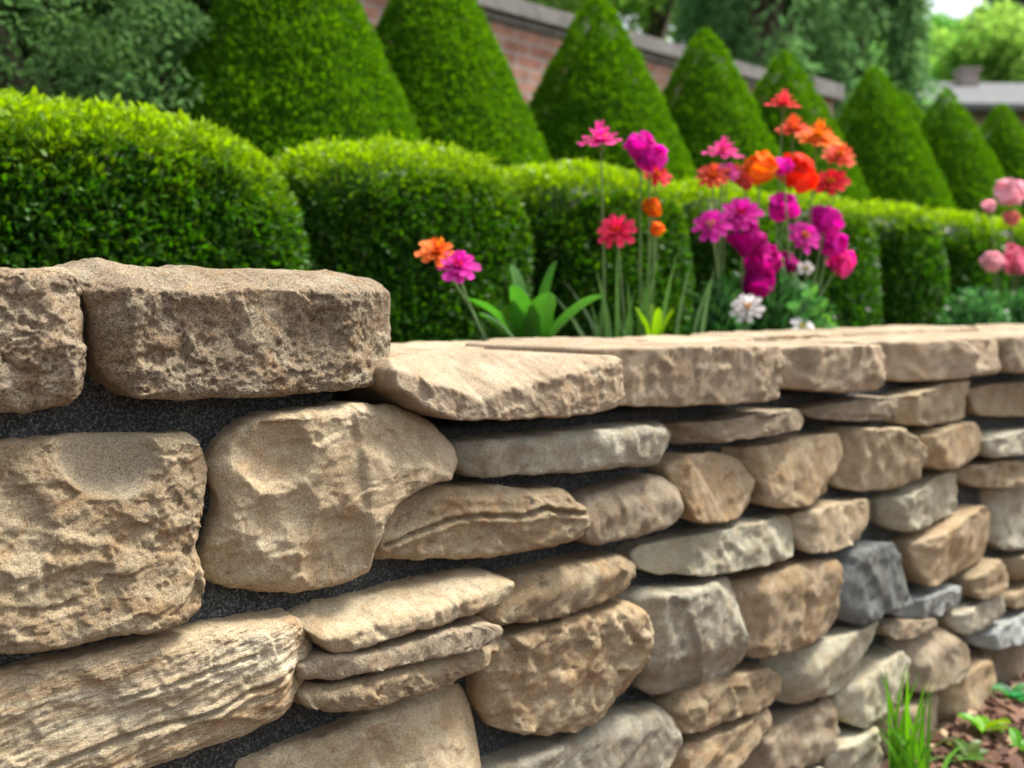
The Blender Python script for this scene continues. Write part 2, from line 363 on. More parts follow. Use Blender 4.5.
    front = np.stack([G[:, 0], -h, G[:, 1]], 1)         # local y goes into the wall
    ns = 14 if depth > 0.2 else 7; Bl = G[loop]; n = len(loop)
    tg = np.roll(Bl, -2, 0) - np.roll(Bl, 2, 0); tg /= np.linalg.norm(tg, axis=1)[:, None] + 1e-9; on = np.stack([tg[:, 1], -tg[:, 0]], 1)
    rows = [front]; fc = [np.stack([gi[:-1, :-1], gi[:-1, 1:], gi[1:, 1:], gi[1:, :-1]], -1).reshape(-1, 4)]; prev = loop; base_i = len(front)
    for j in range(1, ns + 1):
        f = (j / ns) ** (1.5 if depth > 0.2 else 1.8); y = -hb + (depth + hb) * f
        S = Bl - on * (flare * size * f)
        qq = np.stack([S[:, 0], y, S[:, 1]], 1)
        dn = (fbm(qq * 22 + seed, seed + 8, 5, 0.55) * 0.005 + fbm(qq * 90, seed + 9, 3) * 0.0015) * min(1, f * 7) * top_rough
        S = S + on * dn[:, None]
        rows.append(np.stack([S[:, 0], y, S[:, 1]], 1)); cur = base_i + np.arange(n); base_i += n
        fc.append(np.stack([prev, cur, np.roll(cur, -1), np.roll(prev, -1)], -1)); prev = cur
    V = np.concatenate(rows); Fq = np.concatenate(fc)
    ctr = np.array([c[0], 0, c[1]])
    V = V - ctr
    yoff = -prot
    o = mesh_np(name, V, np.ascontiguousarray(Fq), SM[kind], wall, True, np.concatenate([hmask, np.zeros(len(V) - len(hmask))])[:, None] * np.ones(3) if kind == 'tan' else None, (ctr[0] + off[0], yoff, ctr[2] + off[1]))
    # back cap
    if label: o['label'] = label
    return o

# --- the large near stones, sculpted one by one
stone([(-60,267),(66,268),(77,275),(82,290),(89,357),(85,390),(72,405),(25,414),(-60,418)], 'pit', 1, 0.004, 0.22, chip=0.6, facets=3, famp=0.006,
      edge=0.016, pits=0.0028, rough=0.004, label='pitted ochre block at the top left end', top_rough=.7)
stone([(62,268),(100,262),(125,255),(147,264),(250,267),(352,268),(396,279),(403,300),(403,369),(392,385),(330,391),(273,396),(180,400),(125,398),(105,381),(94,361),(88,310),(78,278)], 'pit', 2, 0.010, 0.24, chip=0.35,
      facets=0, edge=0.012, pits=0.0018, rough=0.0042, cham=[(70,289,200,291,1.5),(150,290,395,281,1.0),(350,262,346,400,0.45),(140,400,118,262,0.6)],
      hollow=[(300,330,75,50,-20,0.010),(185,335,70,45,5,0.006),(370,340,40,60,0,0.004)], label='big pitted block with a slanting lit top, standing above the coping')
stone([(-70,447),(0,443),(75,436),(190,432),(203,440),(211,467),(205,490),(198,540),(199,580),(195,605),(180,618),(120,633),(40,650),(-70,662)], 'tan', 3, 0.006, 0.14, chip=0.45,
      facets=3, famp=0.010, edge=0.012, pits=0.0020, rough=0.0058, scoop=1.0, rec=0.06, hollow=[(114,456,60,48,-14,0.030),(10,520,40,60,20,0.010),(60,590,60,28,12,0.008),(160,560,35,50,-30,0.008)],
      label='large rough block with a smooth grey scooped hollow')
stone([(213,470),(225,440),(250,418),(300,407),(355,402),(400,405),(440,420),(460,445),(461,462),(447,480),(415,487),(395,500),(378,520),(372,545),(368,572),(350,585),(300,596),(235,592),(208,580),(207,560),(215,535),(220,500)], 'sand', 4, 0.012, 0.14, chip=0.28,
      facets=3, famp=0.010, edge=0.016, pits=0.0, rough=0.0030, cham=[(300,600,250,405,0.25),(462,470,300,505,0.0)],
      hollow=[(275,455,42,40,-50,0.020),(278,520,46,36,25,0.014),(335,545,48,44,-10,0.014),(395,440,70,26,-20,0.007),(235,565,30,26,0,0.010)],
      label='sandy block with curved fracture scoops')
stone([(-70,690),(0,675),(60,661),(150,638),(250,620),(292,616),(315,628),(326,645),(322,667),(312,692),(290,708),(240,732),(180,755),(100,785),(0,800),(-70,810)], 'strata', 5, 0.012, 0.15, chip=0.3,
      facets=2, famp=0.008, edge=0.020, strata=0.0042, rough=0.0028, ang=14, crack=[([(50,768),(110,745),(170,722),(215,708),(245,690),(290,672)], 0.007, 0.0022), ([(120,700),(200,672),(250,655)], 0.004, 0.0018)],
      cham=[(275,610,285,740,0.45)], label='long wood-like layered stone with pale patches')
stone([(297,622),(330,610),(380,600),(430,588),(480,577),(501,575),(518,584),(512,594),(491,606),(440,622),(400,632),(345,649),(330,650),(312,638)], 'sand', 6, 0.022, 0.14, chip=0.4, facets=2, famp=0.006, rough=0.0022,
      cham=[(297,644,520,583,2.0)], edge=0.008, label='smooth pale slab at the top of three thin slabs')
stone([(302,668),(320,660),(350,654),(400,645),(450,630),(487,621),(501,626),(500,636),(475,649),(430,660),(380,670),(340,682),(305,686)], 'brown', 7, 0.026, 0.14, chip=0.4, facets=2, famp=0.004, rough=0.0018, edge=0.007, strata=0.0012, ang=14,
      cham=[(300,668,500,621,0.8)], label='thin brown slab between two others')
stone([(298,694),(310,686),(350,678),(390,668),(440,655),(490,641),(506,637),(519,648),(512,658),(466,678),(420,694),(370,706),(330,711),(305,706)], 'tan', 8, 0.018, 0.14, chip=0.7, facets=3, famp=0.008, rough=0.003, edge=0.008, cham=[(300,699,512,650,1.6)], label='knobbly grey slab, lowest of three thin slabs')
stone([(200,790),(225,768),(270,752),(320,735),(360,718),(400,703),(440,689),(473,678),(485,690),(491,709),(490,768),(480,830),(400,850),(250,850)], 'sand', 9, -0.004, 0.14, chip=0.3, facets=3, famp=0.016, rough=0.0022, edge=0.014,
      cham=[(230,760,470,700,0.9),(400,700,455,830,0.5)], hollow=[(360,770,70,28,35,0.012)], label='big smooth sandy stone at the bottom edge')
stone([(464,445),(480,442),(555,433),(600,428),(650,424),(675,424),(684,438),(680,452),(665,463),(600,470),(520,477),(478,478),(463,466)], 'grey', 10, 0.006, 0.13, chip=.4, facets=4, famp=0.010, rough=0.0032, cham=[(460,452,684,432,0.6),(492,484,484,436,0.8)],
      hollow=[(520,462,26,16,-20,0.010)], label='long grey stone right under the first coping slab')
stone([(376,530),(385,508),(400,497),(440,489),(500,487),(560,489),(575,505),(581,525),(573,538),(550,546),(500,557),(420,563),(382,562),(376,550)], 'tan', 11, 0.010, 0.13, chip=0.5, facets=2, famp=0.006, rough=0.0040, edge=0.014,
      crack=[([(395,545),(440,528),(480,517),(520,515),(545,507),(578,512)], 0.009, 0.0026)], cham=[(372,512,560,495,0.6)], label='tan stone split by a long wavy crack')
stone([(572,512),(590,497),(610,490),(655,477),(672,477),(683,492),(683,515),(670,526),(620,540),(595,546),(580,540)], 'brown', 12, 0.002, 0.13, chip=.4, facets=4, famp=0.010, rough=0.003, cham=[(575,520,680,490,0.5)])
stone([(483,615),(495,598),(520,580),(570,565),(620,554),(637,562),(636,577),(620,590),(580,610),(530,624),(500,625),(486,622)], 'tan', 13, 0.004, 0.13, chip=0.6, facets=3, famp=0.007, rough=0.0028, strata=0.0025, ang=18, cham=[(480,612,636,566,0.7)], label='layered tan stone with a pointed right end')
stone([(491,668),(497,645),(530,632),(580,615),(625,598),(633,605),(640,640),(644,665),(640,690),(620,710),(590,725),(550,738),(505,735),(494,715)], 'tan', 14, 0.010, 0.13, chip=0.8, facets=5, famp=0.013, rough=0.0055, pits=0.0024, cham=[(492,655,630,610,0.5)], label='rough pitted golden block below the three thin slabs')
stone([(633,600),(660,590),(710,580),(738,578),(742,590),(741,620),(746,655),(742,675),(730,687),(700,695),(660,700),(645,690),(642,655),(635,625)], 'grey', 15, 0.010, 0.13, chip=.4, facets=5, famp=0.016, rough=0.0045, cham=[(665,700,655,580,0.5),(740,640,660,660,0.5)], label='squarish grey block')
stone([(480,800),(508,768),(560,745),(620,718),(668,708),(677,720),(677,740),(668,760),(650,785),(560,815),(500,815)], 'grey', 16, 0.002, 0.13, chip=.4, facets=3, famp=0.010, rough=0.0035, strata=0.003, ang=22, cham=[(480,775,677,720,0.7)])
# --- the smaller stones farther along
REST = [
 ('brown',[(684,430),(700,424),(750,415),(790,408),(804,410),(805,420),(795,430),(750,438),(700,447),(686,442)],None),
 ('orange',[(670,468),(690,455),(715,451),(740,458),(758,478),(764,492),(762,508),(740,518),(700,524),(685,518),(682,500),(674,485)],None),
 ('tan',[(739,452),(780,442),(820,434),(841,432),(843,450),(843,480),(838,493),(815,503),(775,509),(762,505),(763,490),(752,470)],None),
 ('brown',[(812,412),(830,404),(870,397),(900,397),(904,408),(900,418),(850,422),(820,420)],None),
 ('sand',[(848,435),(855,428),(895,427),(915,440),(926,458),(924,475),(905,487),(870,494),(852,490),(846,470)],None),
 ('sand',[(903,400),(915,392),(940,383),(965,380),(973,392),(979,408),(970,418),(930,426),(908,426)],None),
 ('tan',[(922,437),(940,428),(970,422),(985,424),(992,440),(990,452),(975,464),(940,471),(926,465)],None),
 ('tan',[(975,390),(1000,384),(1060,380),(1075,390),(1070,410),(1030,416),(985,417),(978,405)],None),
 ('grey',[(988,440),(1010,432),(1050,428),(1060,435),(1055,450),(1020,455),(990,458)],None),
 ('tan',[(965,475),(980,465),(1000,460),(1040,462),(1045,480),(1010,488),(975,487)],None),
 ('pale',[(888,500),(920,486),(945,472),(965,474),(967,500),(965,510),(935,525),(900,532),(890,525)],None),
 ('sand',[(800,515),(830,503),(875,499),(886,505),(886,525),(870,540),(830,550),(803,553),(800,535)],None),
 ('pale',[(638,555),(650,548),(700,535),(760,521),(795,516),(802,530),(803,545),(795,555),(760,565),(710,575),(670,577),(645,570)],'long pale stone with a straight top'),
 ('orange',[(744,590),(770,575),(820,560),(836,558),(838,590),(838,620),(825,635),(795,648),(755,660),(745,640)],'bright ochre block beside the slate grey one'),
 ('slate',[(838,565),(850,553),(880,543),(905,543),(915,560),(920,580),(915,600),(885,612),(850,625),(840,618)],'dark slate grey stone, the darkest in the wall'),
 ('orange',[(912,545),(940,530),(985,504),(993,515),(995,545),(990,562),(960,578),(925,588),(918,570)],None),
 ('grey',[(990,500),(1010,485),(1070,482),(1080,520),(1060,545),(1010,552),(998,540),(994,520)],None),
 ('blue',[(897,607),(930,592),(960,585),(975,590),(972,602),(940,615),(910,620),(898,616)],'thin bluish grey stone'),
 ('tan',[(975,580),(985,570),(1000,560),(1013,562),(1012,580),(995,595),(980,600),(975,592)],None),
 ('sand',[(1012,562),(1030,548),(1060,545),(1065,565),(1035,580),(1018,585)],None),
 ('grey',[(955,620),(970,608),(1000,594),(1008,600),(1005,615),(980,630),(962,636)],None),
 ('tan',[(1008,598),(1030,585),(1060,580),(1060,595),(1030,605),(1012,610)],None),
 ('blue',[(982,640),(1000,625),(1030,610),(1060,600),(1065,620),(1040,635),(1000,648),(985,650)],None),
 ('brown',[(888,628),(905,622),(935,618),(940,625),(930,632),(905,640),(890,638)],None),
 ('pale',[(782,665),(795,650),(830,636),(870,620),(887,617),(888,640),(885,655),(860,675),(835,692),(800,707),(785,705),(780,685)],None),
 ('brown',[(908,645),(930,632),(950,628),(963,645),(970,655),(955,680),(930,690),(912,693),(908,665)],None),
 ('pale',[(843,700),(850,690),(880,665),(905,650),(911,660),(910,685),(895,705),(865,728),(850,725),(843,715)],None),
 ('tan',[(945,700),(950,685),(975,665),(998,653),(1003,665),(1002,700),(995,712),(970,725),(948,728),(944,715)],None),
 ('brown',[(1004,650),(1024,640),(1060,630),(1065,670),(1040,685),(1010,688),(1005,670)],None),
 ('tan',[(673,715),(685,695),(720,680),(770,667),(783,675),(782,695),(765,708),(730,720),(695,733),(678,733)],None),
 ('tan',[(665,785),(672,760),(690,745),(730,730),(770,706),(775,712),(770,730),(745,755),(735,768),(710,795),(680,800)],None),
 ('brown',[(748,768),(760,745),(790,720),(835,698),(840,710),(838,735),(820,755),(800,768),(780,785),(750,790)],None),
 ('pale',[(828,750),(850,738),(888,722),(889,750),(885,775),(860,795),(830,795)],None),
 ('sand',[(892,720),(915,700),(938,690),(943,705),(940,735),(920,752),(897,766),(890,750)],None),
 ('grey',[(797,778),(820,765),(827,770),(826,800),(800,805)],None),
]
for i, (k, poly, lab) in enumerate(REST):
    r_ = random.Random(i * 3 + 1); x0 = poly[0][0]; xm = max(p[0] for p in poly); ym = sum(p[1] for p in poly) / len(poly)
    sl = -0.62 * (ym - HY) / 576 * 0.8
    xs = sum(p[0] for p in poly) / len(poly); hh = max(p[1] for p in poly) - min(p[1] for p in poly)
    lft = (x0 + hh * 0.22, 900, x0 + hh * 0.22, 300, 0.55)      # the split-off left arris many of them show
    ch = [lft] if r_.random() < 0.65 else []
    stone(poly, k, 30 + i, r_.uniform(-0.006, 0.014), 0.12, facets=r_.choice([3, 4, 5]), famp=r_.uniform(0.011, 0.016), rough=r_.uniform(0.0018, 0.0035),
          edge=0.0028, chip=r_.uniform(.4, .8), label=lab, cham=ch)
# --- coping slabs
def cap(poly, kind, seed, prot, depth, lab=None, **kw):
    a = dict(chip=.5, facets=3, famp=0.006, rough=0.0045, edge=0.004, flare=0.0, top_rough=0.55)
    a.update(kw)
    return stone(poly, kind, seed, prot, depth, 'coping_stone', lab, **a)
cap([(386,372),(398,358),(450,355),(540,354),(617,355),(619,375),(619,398),(610,409),(561,417),(520,419),(455,421),(420,410),(389,386)], 'cap', 101, 0.030, 0.30,
    'nearest coping slab with a V-shaped broken front edge', facets=0, rough=0.0045, pits=0.001, chip=.35, cham=[((386,371,480,398),(480,398,622,361),1.8)])
cap([(611,349),(640,347),(700,345),(778,345),(779,385),(777,398),(768,402),(700,406),(650,408),(612,407)], 'cap', 102, 0.024, 0.34, strata=0.003, ang=90)
cap([(780,347),(830,345),(886,344),(888,372),(886,387),(870,391),(835,393),(805,390),(781,389)], 'cap', 103, 0.024, 0.30, cham=[(816,400,812,340,0.5)])
cap([(888,343),(920,341),(955,339),(958,365),(955,376),(940,381),(915,383),(889,376)], 'cap', 104, 0.026, 0.34, cham=[(925,340,925,390,-0.5),(926,390,924,336,0.4)])
cap([(958,339),(980,338),(1002,337),(1004,368),(1000,374),(975,376),(959,374)], 'cap', 105, 0.02, 0.30)
cap([(1004,337),(1030,335),(1060,334),(1062,366),(1055,370),(1020,373),(1005,372)], 'cap', 106, 0.024, 0.34)
cap([(1062,335),(1090,333),(1115,332),(1116,360),(1100,363),(1064,366)], 'cap', 107, 0.02, 0.30)
cap([(1116,332),(1140,331),(1160,330),(1161,352),(1140,356),(1117,358)], 'cap', 108, 0.02, 0.34)
# rear row of coping, a little higher and lower by turns
def rearcap(s0, s1, D, dep, ztop, seed):
    # front outline on the plane at distance D
    pts = []
    for s, z in ((s0, ztop - .06), (s0 + .004, ztop - .008), (s0 + .02, ztop), ((s0 + s1) / 2, ztop), (s1 - .02, ztop), (s1 - .004, ztop - .008), (s1, ztop - .06)):
        x, y = frm(s, D); pts.append((512 + F * x / y, HY + (H - z) / y * F))
    cap(pts, 'cap', seed, D0 - D, dep, facets=2, famp=0.004, step=3, chip=.3)
zt = 0.9
s = -0.45; k = 0; rr = random.Random(5)
sJ = LOC(390, 0)[0]
while s < 3.6:
    L_ = rr.uniform(0.26, 0.42)
    rearcap(s, s + L_ - 0.006, D0 + 0.275 + rr.uniform(-.02, .015), 0.24 + rr.uniform(-.02, .02), 0.899 + rr.uniform(0.000, 0.007), 130 + k)
    s += L_; k += 1
# --- stones of the same wall just outside the picture, to its right and below it
def block(s0, s1, z0, z1, kind, seed):
    pts = []; r_ = random.Random(seed)
    for fs, fz in ((0, .15), (.06, .95), (.5, 1.0), (.94, .97), (1, .8), (.98, .12), (.8, 0), (.15, .02)):
        fs += r_.uniform(-.03, .03); fz += r_.uniform(-.08, .08); x, y = frm(s0 + (s1 - s0) * fs, D0)
        pts.append((512 + F * x / y, HY + (H - (z0 + (z1 - z0) * fz)) / y * F))
    stone(pts[::-1], kind, seed, r_.uniform(0, .012), 0.12, facets=5, famp=.013, rough=.0035, edge=.004, chip=.5, step=5)
KK = ['tan', 'sand', 'grey', 'pale', 'brown', 'orange', 'tan', 'blue']
k = 0
for z0, z1 in ((.02, .17), (.185, .30), (.315, .47), (.485, .60), (.615, .775)):
    s_ = 2.84 + .03 * (k % 3)
    while s_ < 3.8:
        w_ = rr_w = random.Random(k + 77).uniform(.2, .38); block(s_, s_ + w_, z0, z1, KK[k % 8], 200 + k); s_ += w_ + .02; k += 1
for s0, s1, z0, z1 in ((-.42, -.05, .18, .33), (-.03, .2, .17, .32), (-.42, -.12, .02, .16), (-.1, .3, .02, .15), (.32, .62, .02, .16), (.64, 1.0, .02, .13), (.22, .5, .172, .235), (.52, .86, .17, .228)):
    block(s0, s1, z0, z1, KK[k % 8], 200 + k); k += 1
# --- mortar core
def core():
    ss = np.concatenate([np.arange(-0.5, 1.2, 0.006), np.arange(1.2, 4.0, 0.012)]); zz = np.arange(-0.02, 0.99, 0.006)
    S, Z = np.meshgrid(ss, zz); p = np.stack([S.ravel(), np.zeros(S.size), Z.ravel()], 1)
    sL = LOC(392, 0)[0]
    rec = 0.036 + 0.030 * sstep(0.25, 0.7, p[:, 0]) + 0.008 * fbm(p * 14, 3, 4) + 0.0035 * fbm(p * 90, 4, 4, 0.7)
    top = np.where(p[:, 0] < sL - 0.05, 0.955, 0.806)
    z = np.minimum(p[:, 2], top); over = p[:, 2] > top
    y = np.where(over, 0.10, rec)
    y = np.where((p[:, 2] > 0.80) & ~over & (p[:, 2] > 0.8), y + 0.01, y)
    V = np.stack([p[:, 0], y, z], 1); nc = len(ss)
    i = np.arange(len(zz) - 1)[:, None]; j = np.arange(nc - 1)[None]
    Fq = np.stack(np.broadcast_arrays(i * nc + j, i * nc + j + 1, (i + 1) * nc + j + 1, (i + 1) * nc + j), -1).reshape(-1, 4)
    mesh_np('mortar', V, np.ascontiguousarray(Fq), MORTAR, wall)
core()
b = MB(); b.box((-0.5, 0.10, -0.02), (4.0, 0.46, 0.805)); b.box((-0.5, 0.101, 0.80), (LOC(392, 0)[0] - 0.06, 0.27, 0.95)); b.build('wall_core', MORTAR, wall, False)

# ------------------------------------------------------------------ raised garden behind the wall
def sheet(name, D1, D2, s1, s2, z, mat, n=2):
    q = [frm(s1, D1), frm(s2, D1), frm(s2, D2), frm(s1, D2)]
    o = mesh_np(name, [(a[0], a[1], z) for a in q], [(0, 1, 2, 3)], mat); o['kind'] = 'structure'; return o
BZ = 0.78
sheet('garden_bed', D0 + 0.44, 5.2, -8, 14, BZ, SOIL)
sheet('lawn', 5.2, 120, -60, 140, BZ - 0.004, GRASSM)

# ------------------------------------------------------------------ leaves
def leaves_mesh(P, Nrm, size, cols, rs, up=0.35, spread=0.8, wid=0.45, curl=0.25):
    n = len(P)
    d = Nrm + rs.normal(0, spread, (n, 3)) * 0.6; d[:, 2] += up; d /= np.linalg.norm(d, axis=1)[:, None]
    r = rs.normal(0, 1, (n, 3)); a = np.cross(d, r); a /= np.linalg.norm(a, axis=1)[:, None]; b = np.cross(a, d)
    sz = size * rs.uniform(0.65, 1.25, n)
    def pt(u, v, w_): return P + d * (sz * u)[:, None] + a * (sz * wid * v)[:, None] + b * (sz * w_)[:, None]
    vs_ = [pt(0, 0, 0), pt(.35, .5, .05), pt(.35, -.5, .05), pt(.72, .42, -curl * .4), pt(.72, -.42, -curl * .4), pt(1.0, 0, -curl)]
    V = np.stack(vs_, 1).reshape(-1, 3); k = np.arange(n)[:, None] * 6
    T = np.concatenate([k + np.array([[0, 2, 1]]), k + np.array([[1, 2, 4]]), k + np.array([[1, 4, 3]]), k + np.array([[3, 4, 5]])], 0)
    C = np.repeat(cols, 6, 0)
    return V, T, C
def join(parts):
    V = []; T = []; C = []; o = 0
    for v, t, c in parts: V.append(v); T.append(t + o); C.append(c); o += len(v)
    return np.concatenate(V), np.concatenate(T), np.concatenate(C)
def lerp(a, b, t): return np.array(a)[None] * (1 - t)[:, None] + np.array(b)[None] * t[:, None]
G_DARK = (0.020, 0.075, 0.008); G_MID = (0.050, 0.165, 0.014); G_NEW_LIT = (0.30, 0.46, 0.008)

def grid_core(fn, nu, nv):
    u, v = np.meshgrid(np.linspace(0, 1, nu), np.linspace(0, 1, nv)); V = fn(u.ravel(), v.ravel())
    i = np.arange(nv - 1)[:, None]; j = np.arange(nu - 1)[None]
    q = np.stack(np.broadcast_arrays(i * nu + j, i * nu + j + 1, (i + 1) * nu + j + 1, (i + 1) * nu + j), -1).reshape(-1, 4)
    T = np.concatenate([q[:, [0, 1, 2]], q[:, [0, 2, 3]]]); return V, T

def hedge(s0, s1, D1, dep, ztop, n, size, seed, label, nexp=4.6):
    ep = 2.5
    rs = np.random.RandomState(seed)
    c2 = frm((s0 + s1) / 2, D1 + dep / 2); A = (s1 - s0) / 2; Bh = dep / 2; zb = BZ - 0.05; Cz = (ztop - zb)
    root = np.array([c2[0], c2[1], BZ])
    def surf(dirs, shrink=0.0):
        q = np.abs(dirs); e = nexp
        ep = 2.5; k = ((q[:, 0] ** ep + q[:, 1] ** ep) ** (e / ep) + q[:, 2] ** e) ** (-1 / e); u = dirs * k[:, None]
        loc = u * np.array([A - shrink, Bh - shrink, (Cz - shrink)])
        rh = (np.abs(u[:, 0]) ** ep + np.abs(u[:, 1]) ** ep) ** ((e - ep) / ep); nr_ = np.sign(u) * np.abs(u) ** np.array([ep - 1, ep - 1, e - 1]) / np.array([A, Bh, Cz]); nr_[:, :2] *= rh[:, None]; nr_ /= np.linalg.norm(nr_, axis=1)[:, None]
        return loc, nr_
    # sample on a box, weighted by area
    areas = np.array([Bh * Cz, Bh * Cz, A * Cz * 1.9, A * Cz * 0.5, A * Bh * 1.8]); f = rs.choice(5, n, p=areas / areas.sum())
    u = rs.uniform(-1, 1, n); v = rs.uniform(-1, 1, n); v01 = rs.uniform(0, 1, n)
    D = np.zeros((n, 3))
    D[f == 0] = np.stack([np.ones(n), u, v01], 1)[f == 0]; D[f == 1] = np.stack([-np.ones(n), u, v01], 1)[f == 1]
    D[f == 2] = np.stack([u, -np.ones(n), v01], 1)[f == 2]; D[f == 3] = np.stack([u, np.ones(n), v01], 1)[f == 3]
    D[f == 4] = np.stack([u, v, np.ones(n)], 1)[f == 4]
    loc, nr_ = surf(D)
    lump = fbm(loc * 9, seed, 3) * 0.022 + fbm(loc * 38, seed + 1, 2) * 0.012
    dpt = -np.abs(rs.normal(0, 0.022, n)) + lump
    shoot = (rs.rand(n) < 0.06) & (nr_[:, 2] > 0.3); dpt[shoot] += rs.uniform(0, 0.022, shoot.sum())
    loc = loc + nr_ * dpt[:, None]
    age = sstep(0.15, 0.85, nr_[:, 2] + 0.25 * fbm(loc * 25, seed + 2, 3) + rs.normal(0, 0.10, n)) * 0.9     # new growth on the crown; its brightness also paints in light from above
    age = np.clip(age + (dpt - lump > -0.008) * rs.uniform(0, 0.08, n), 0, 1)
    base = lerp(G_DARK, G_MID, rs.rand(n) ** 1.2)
    col = base * (1 - age)[:, None] + np.array(G_NEW_LIT)[None] * age[:, None]
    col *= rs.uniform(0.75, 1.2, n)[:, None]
    R = np.array([[DV[0], -NV[0], 0], [DV[1], -NV[1], 0], [0, 0, 1]])
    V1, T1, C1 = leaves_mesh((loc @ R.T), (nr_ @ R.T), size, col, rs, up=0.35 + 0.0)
    def cf(u, v):
        th = u * 2 * np.pi; ph = v * np.pi / 2
        d_ = np.stack([np.cos(th) * np.cos(ph), np.sin(th) * np.cos(ph), np.sin(ph)], 1)
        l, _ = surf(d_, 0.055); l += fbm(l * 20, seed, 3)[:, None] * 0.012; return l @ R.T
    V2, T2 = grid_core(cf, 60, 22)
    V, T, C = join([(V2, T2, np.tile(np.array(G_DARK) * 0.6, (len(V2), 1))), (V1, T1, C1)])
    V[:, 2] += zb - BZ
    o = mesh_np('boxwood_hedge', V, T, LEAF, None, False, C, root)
    tag(o, label, 'hedge', 'clipped boxwood hedges in a row behind the wall')
ZT = H + 0.47
def sat(px, D): return (np.array(XY(px, D)) - P0) @ DV
ends = [sat(314, 2.30), sat(541, 2.30), sat(703, 2.30), sat(798, 2.30), sat(878, 2.30), sat(945, 2.30), sat(1004, 2.30), sat(1047, 2.30)]
starts = [ends[0] - 1.3] + [e - 0.05 for e in ends[:-1]]
hl = ['large bright green rounded hedge at the left edge with crisp single leaves', 'rounded hedge behind the orange and magenta pair of flowers',
      'rounded hedge behind the tall pink flower stems', 'rounded hedge hidden mostly by the dense flower clump, on its left side', 'rounded hedge whose end shows right of the magenta blooms',
      'small rounded hedge with a pale curved right rim, second from the right', 'small dark hedge just left of the pale pink flowers', 'hedge behind the pale pink flowers at the right edge']
tops = [0.432, 0.462, 0.475, 0.48, 0.485, 0.49, 0.495, 0.5]
hn = [52000, 46000, 34000, 20000, 18000, 16000, 13000, 10000]; hs_ = [.024, .020, .024, .026, .028, .03, .032, .034]
for i in range(8):
    hedge(starts[i], ends[i], [2.1, 2.18, 2.2, 2.22, 2.2, 2.2, 2.2, 2.2][i], 0.62, H + tops[i], hn[i], hs_[i], 300 + i, hl[i])

def cone(px, D, ztip, n, size, seed, label, rmax=0.55):
    rs = np.random.RandomState(seed); x, y = XY(px, D); Ht = ztip - BZ
    def prof(t):    # t metres below the tip
        return np.minimum(0.50 * np.maximum(t, 0) ** 0.80, rmax)
    t = Ht * rs.uniform(0, 1, int(n * 2.5)) ** 0.58; n = len(t); th = rs.uniform(0, 2 * np.pi, n)
    r = prof(t); dr = (prof(t + 0.01) - prof(t - 0.01)) / 0.02
    nr_ = np.stack([np.cos(th), np.sin(th), dr], 1); nr_ /= np.linalg.norm(nr_, axis=1)[:, None]
    P = np.stack([r * np.cos(th), r * np.sin(th), Ht - t], 1)
    lump = fbm(P * 7 + seed, seed, 3) * 0.014 + fbm(P * 30, seed + 1, 2) * 0.008; dpt = -np.abs(rs.normal(0, 0.014, n)) + lump
    P = P + nr_ * dpt[:, None]
    out = sstep(-0.02, 0.012, dpt)
    col = lerp((0.045, 0.125, 0.010), (0.105, 0.25, 0.018), rs.rand(n)); age = out * rs.uniform(0, 0.4, n)
    col = col * (1 - age)[:, None] + np.array((0.20, 0.34, 0.010))[None] * age[:, None]
    V1, T1, C1 = leaves_mesh(P, nr_, size * .78, col, rs, up=0.5, spread=0.6, wid=0.4)
    def cf(u, v):
        t_ = v * Ht; rr_ = np.maximum(prof(t_) - 0.05, 0.0); a = u * 2 * np.pi
        return np.stack([rr_ * np.cos(a), rr_ * np.sin(a), Ht - t_ - 0.06], 1)
    V2, T2 = grid_core(cf, 40, 40)
    V, T, C = join([(V2, T2, np.tile(np.array((0.04, 0.12, 0.008)), (len(V2), 1))), (V1, T1, C1)])
    o = mesh_np('topiary_cone', V, T, NEEDLE, None, False, C, (x, y, BZ))
    tag(o, label, 'topiary', 'clipped evergreen cones standing behind the hedges')
DC = 3.3
cones = [(291, 1.50, 'broad clipped evergreen cone, nearest, its tip cut by the top edge'), (434, 1.48, 'clipped evergreen cone between the nearest cone and the brick wall, tip cut off'),
         (597, 1.475, 'clipped evergreen cone before the brick wall, its tip just at the top edge'), (705, 1.465, 'clipped evergreen cone at the end of the brick wall coping'),
         (785, 1.49, 'clipped evergreen cone behind the orange blooms'), (874, 1.56, 'clipped evergreen cone just right of the orange blooms'),
         (901, 1.545, 'narrow looking evergreen cone tucked behind its neighbour'), (946, 1.575, 'clipped evergreen cone under the grey roof, second from the right'), (1001, 1.60, 'smallest looking evergreen cone at the right edge')]
for i, (px, hh, lab) in enumerate(cones):
    cone(px, DC + (0.45 if i == 6 else 0), H + (hh + .02) * (1.08 if i == 6 else 1), [30000, 28000, 24000, 18000, 15000, 14000, 12000, 12000, 12000][i], [.03, .03, .032, .034, .036, .038, .04, .04, .042][i], 400 + i, lab)

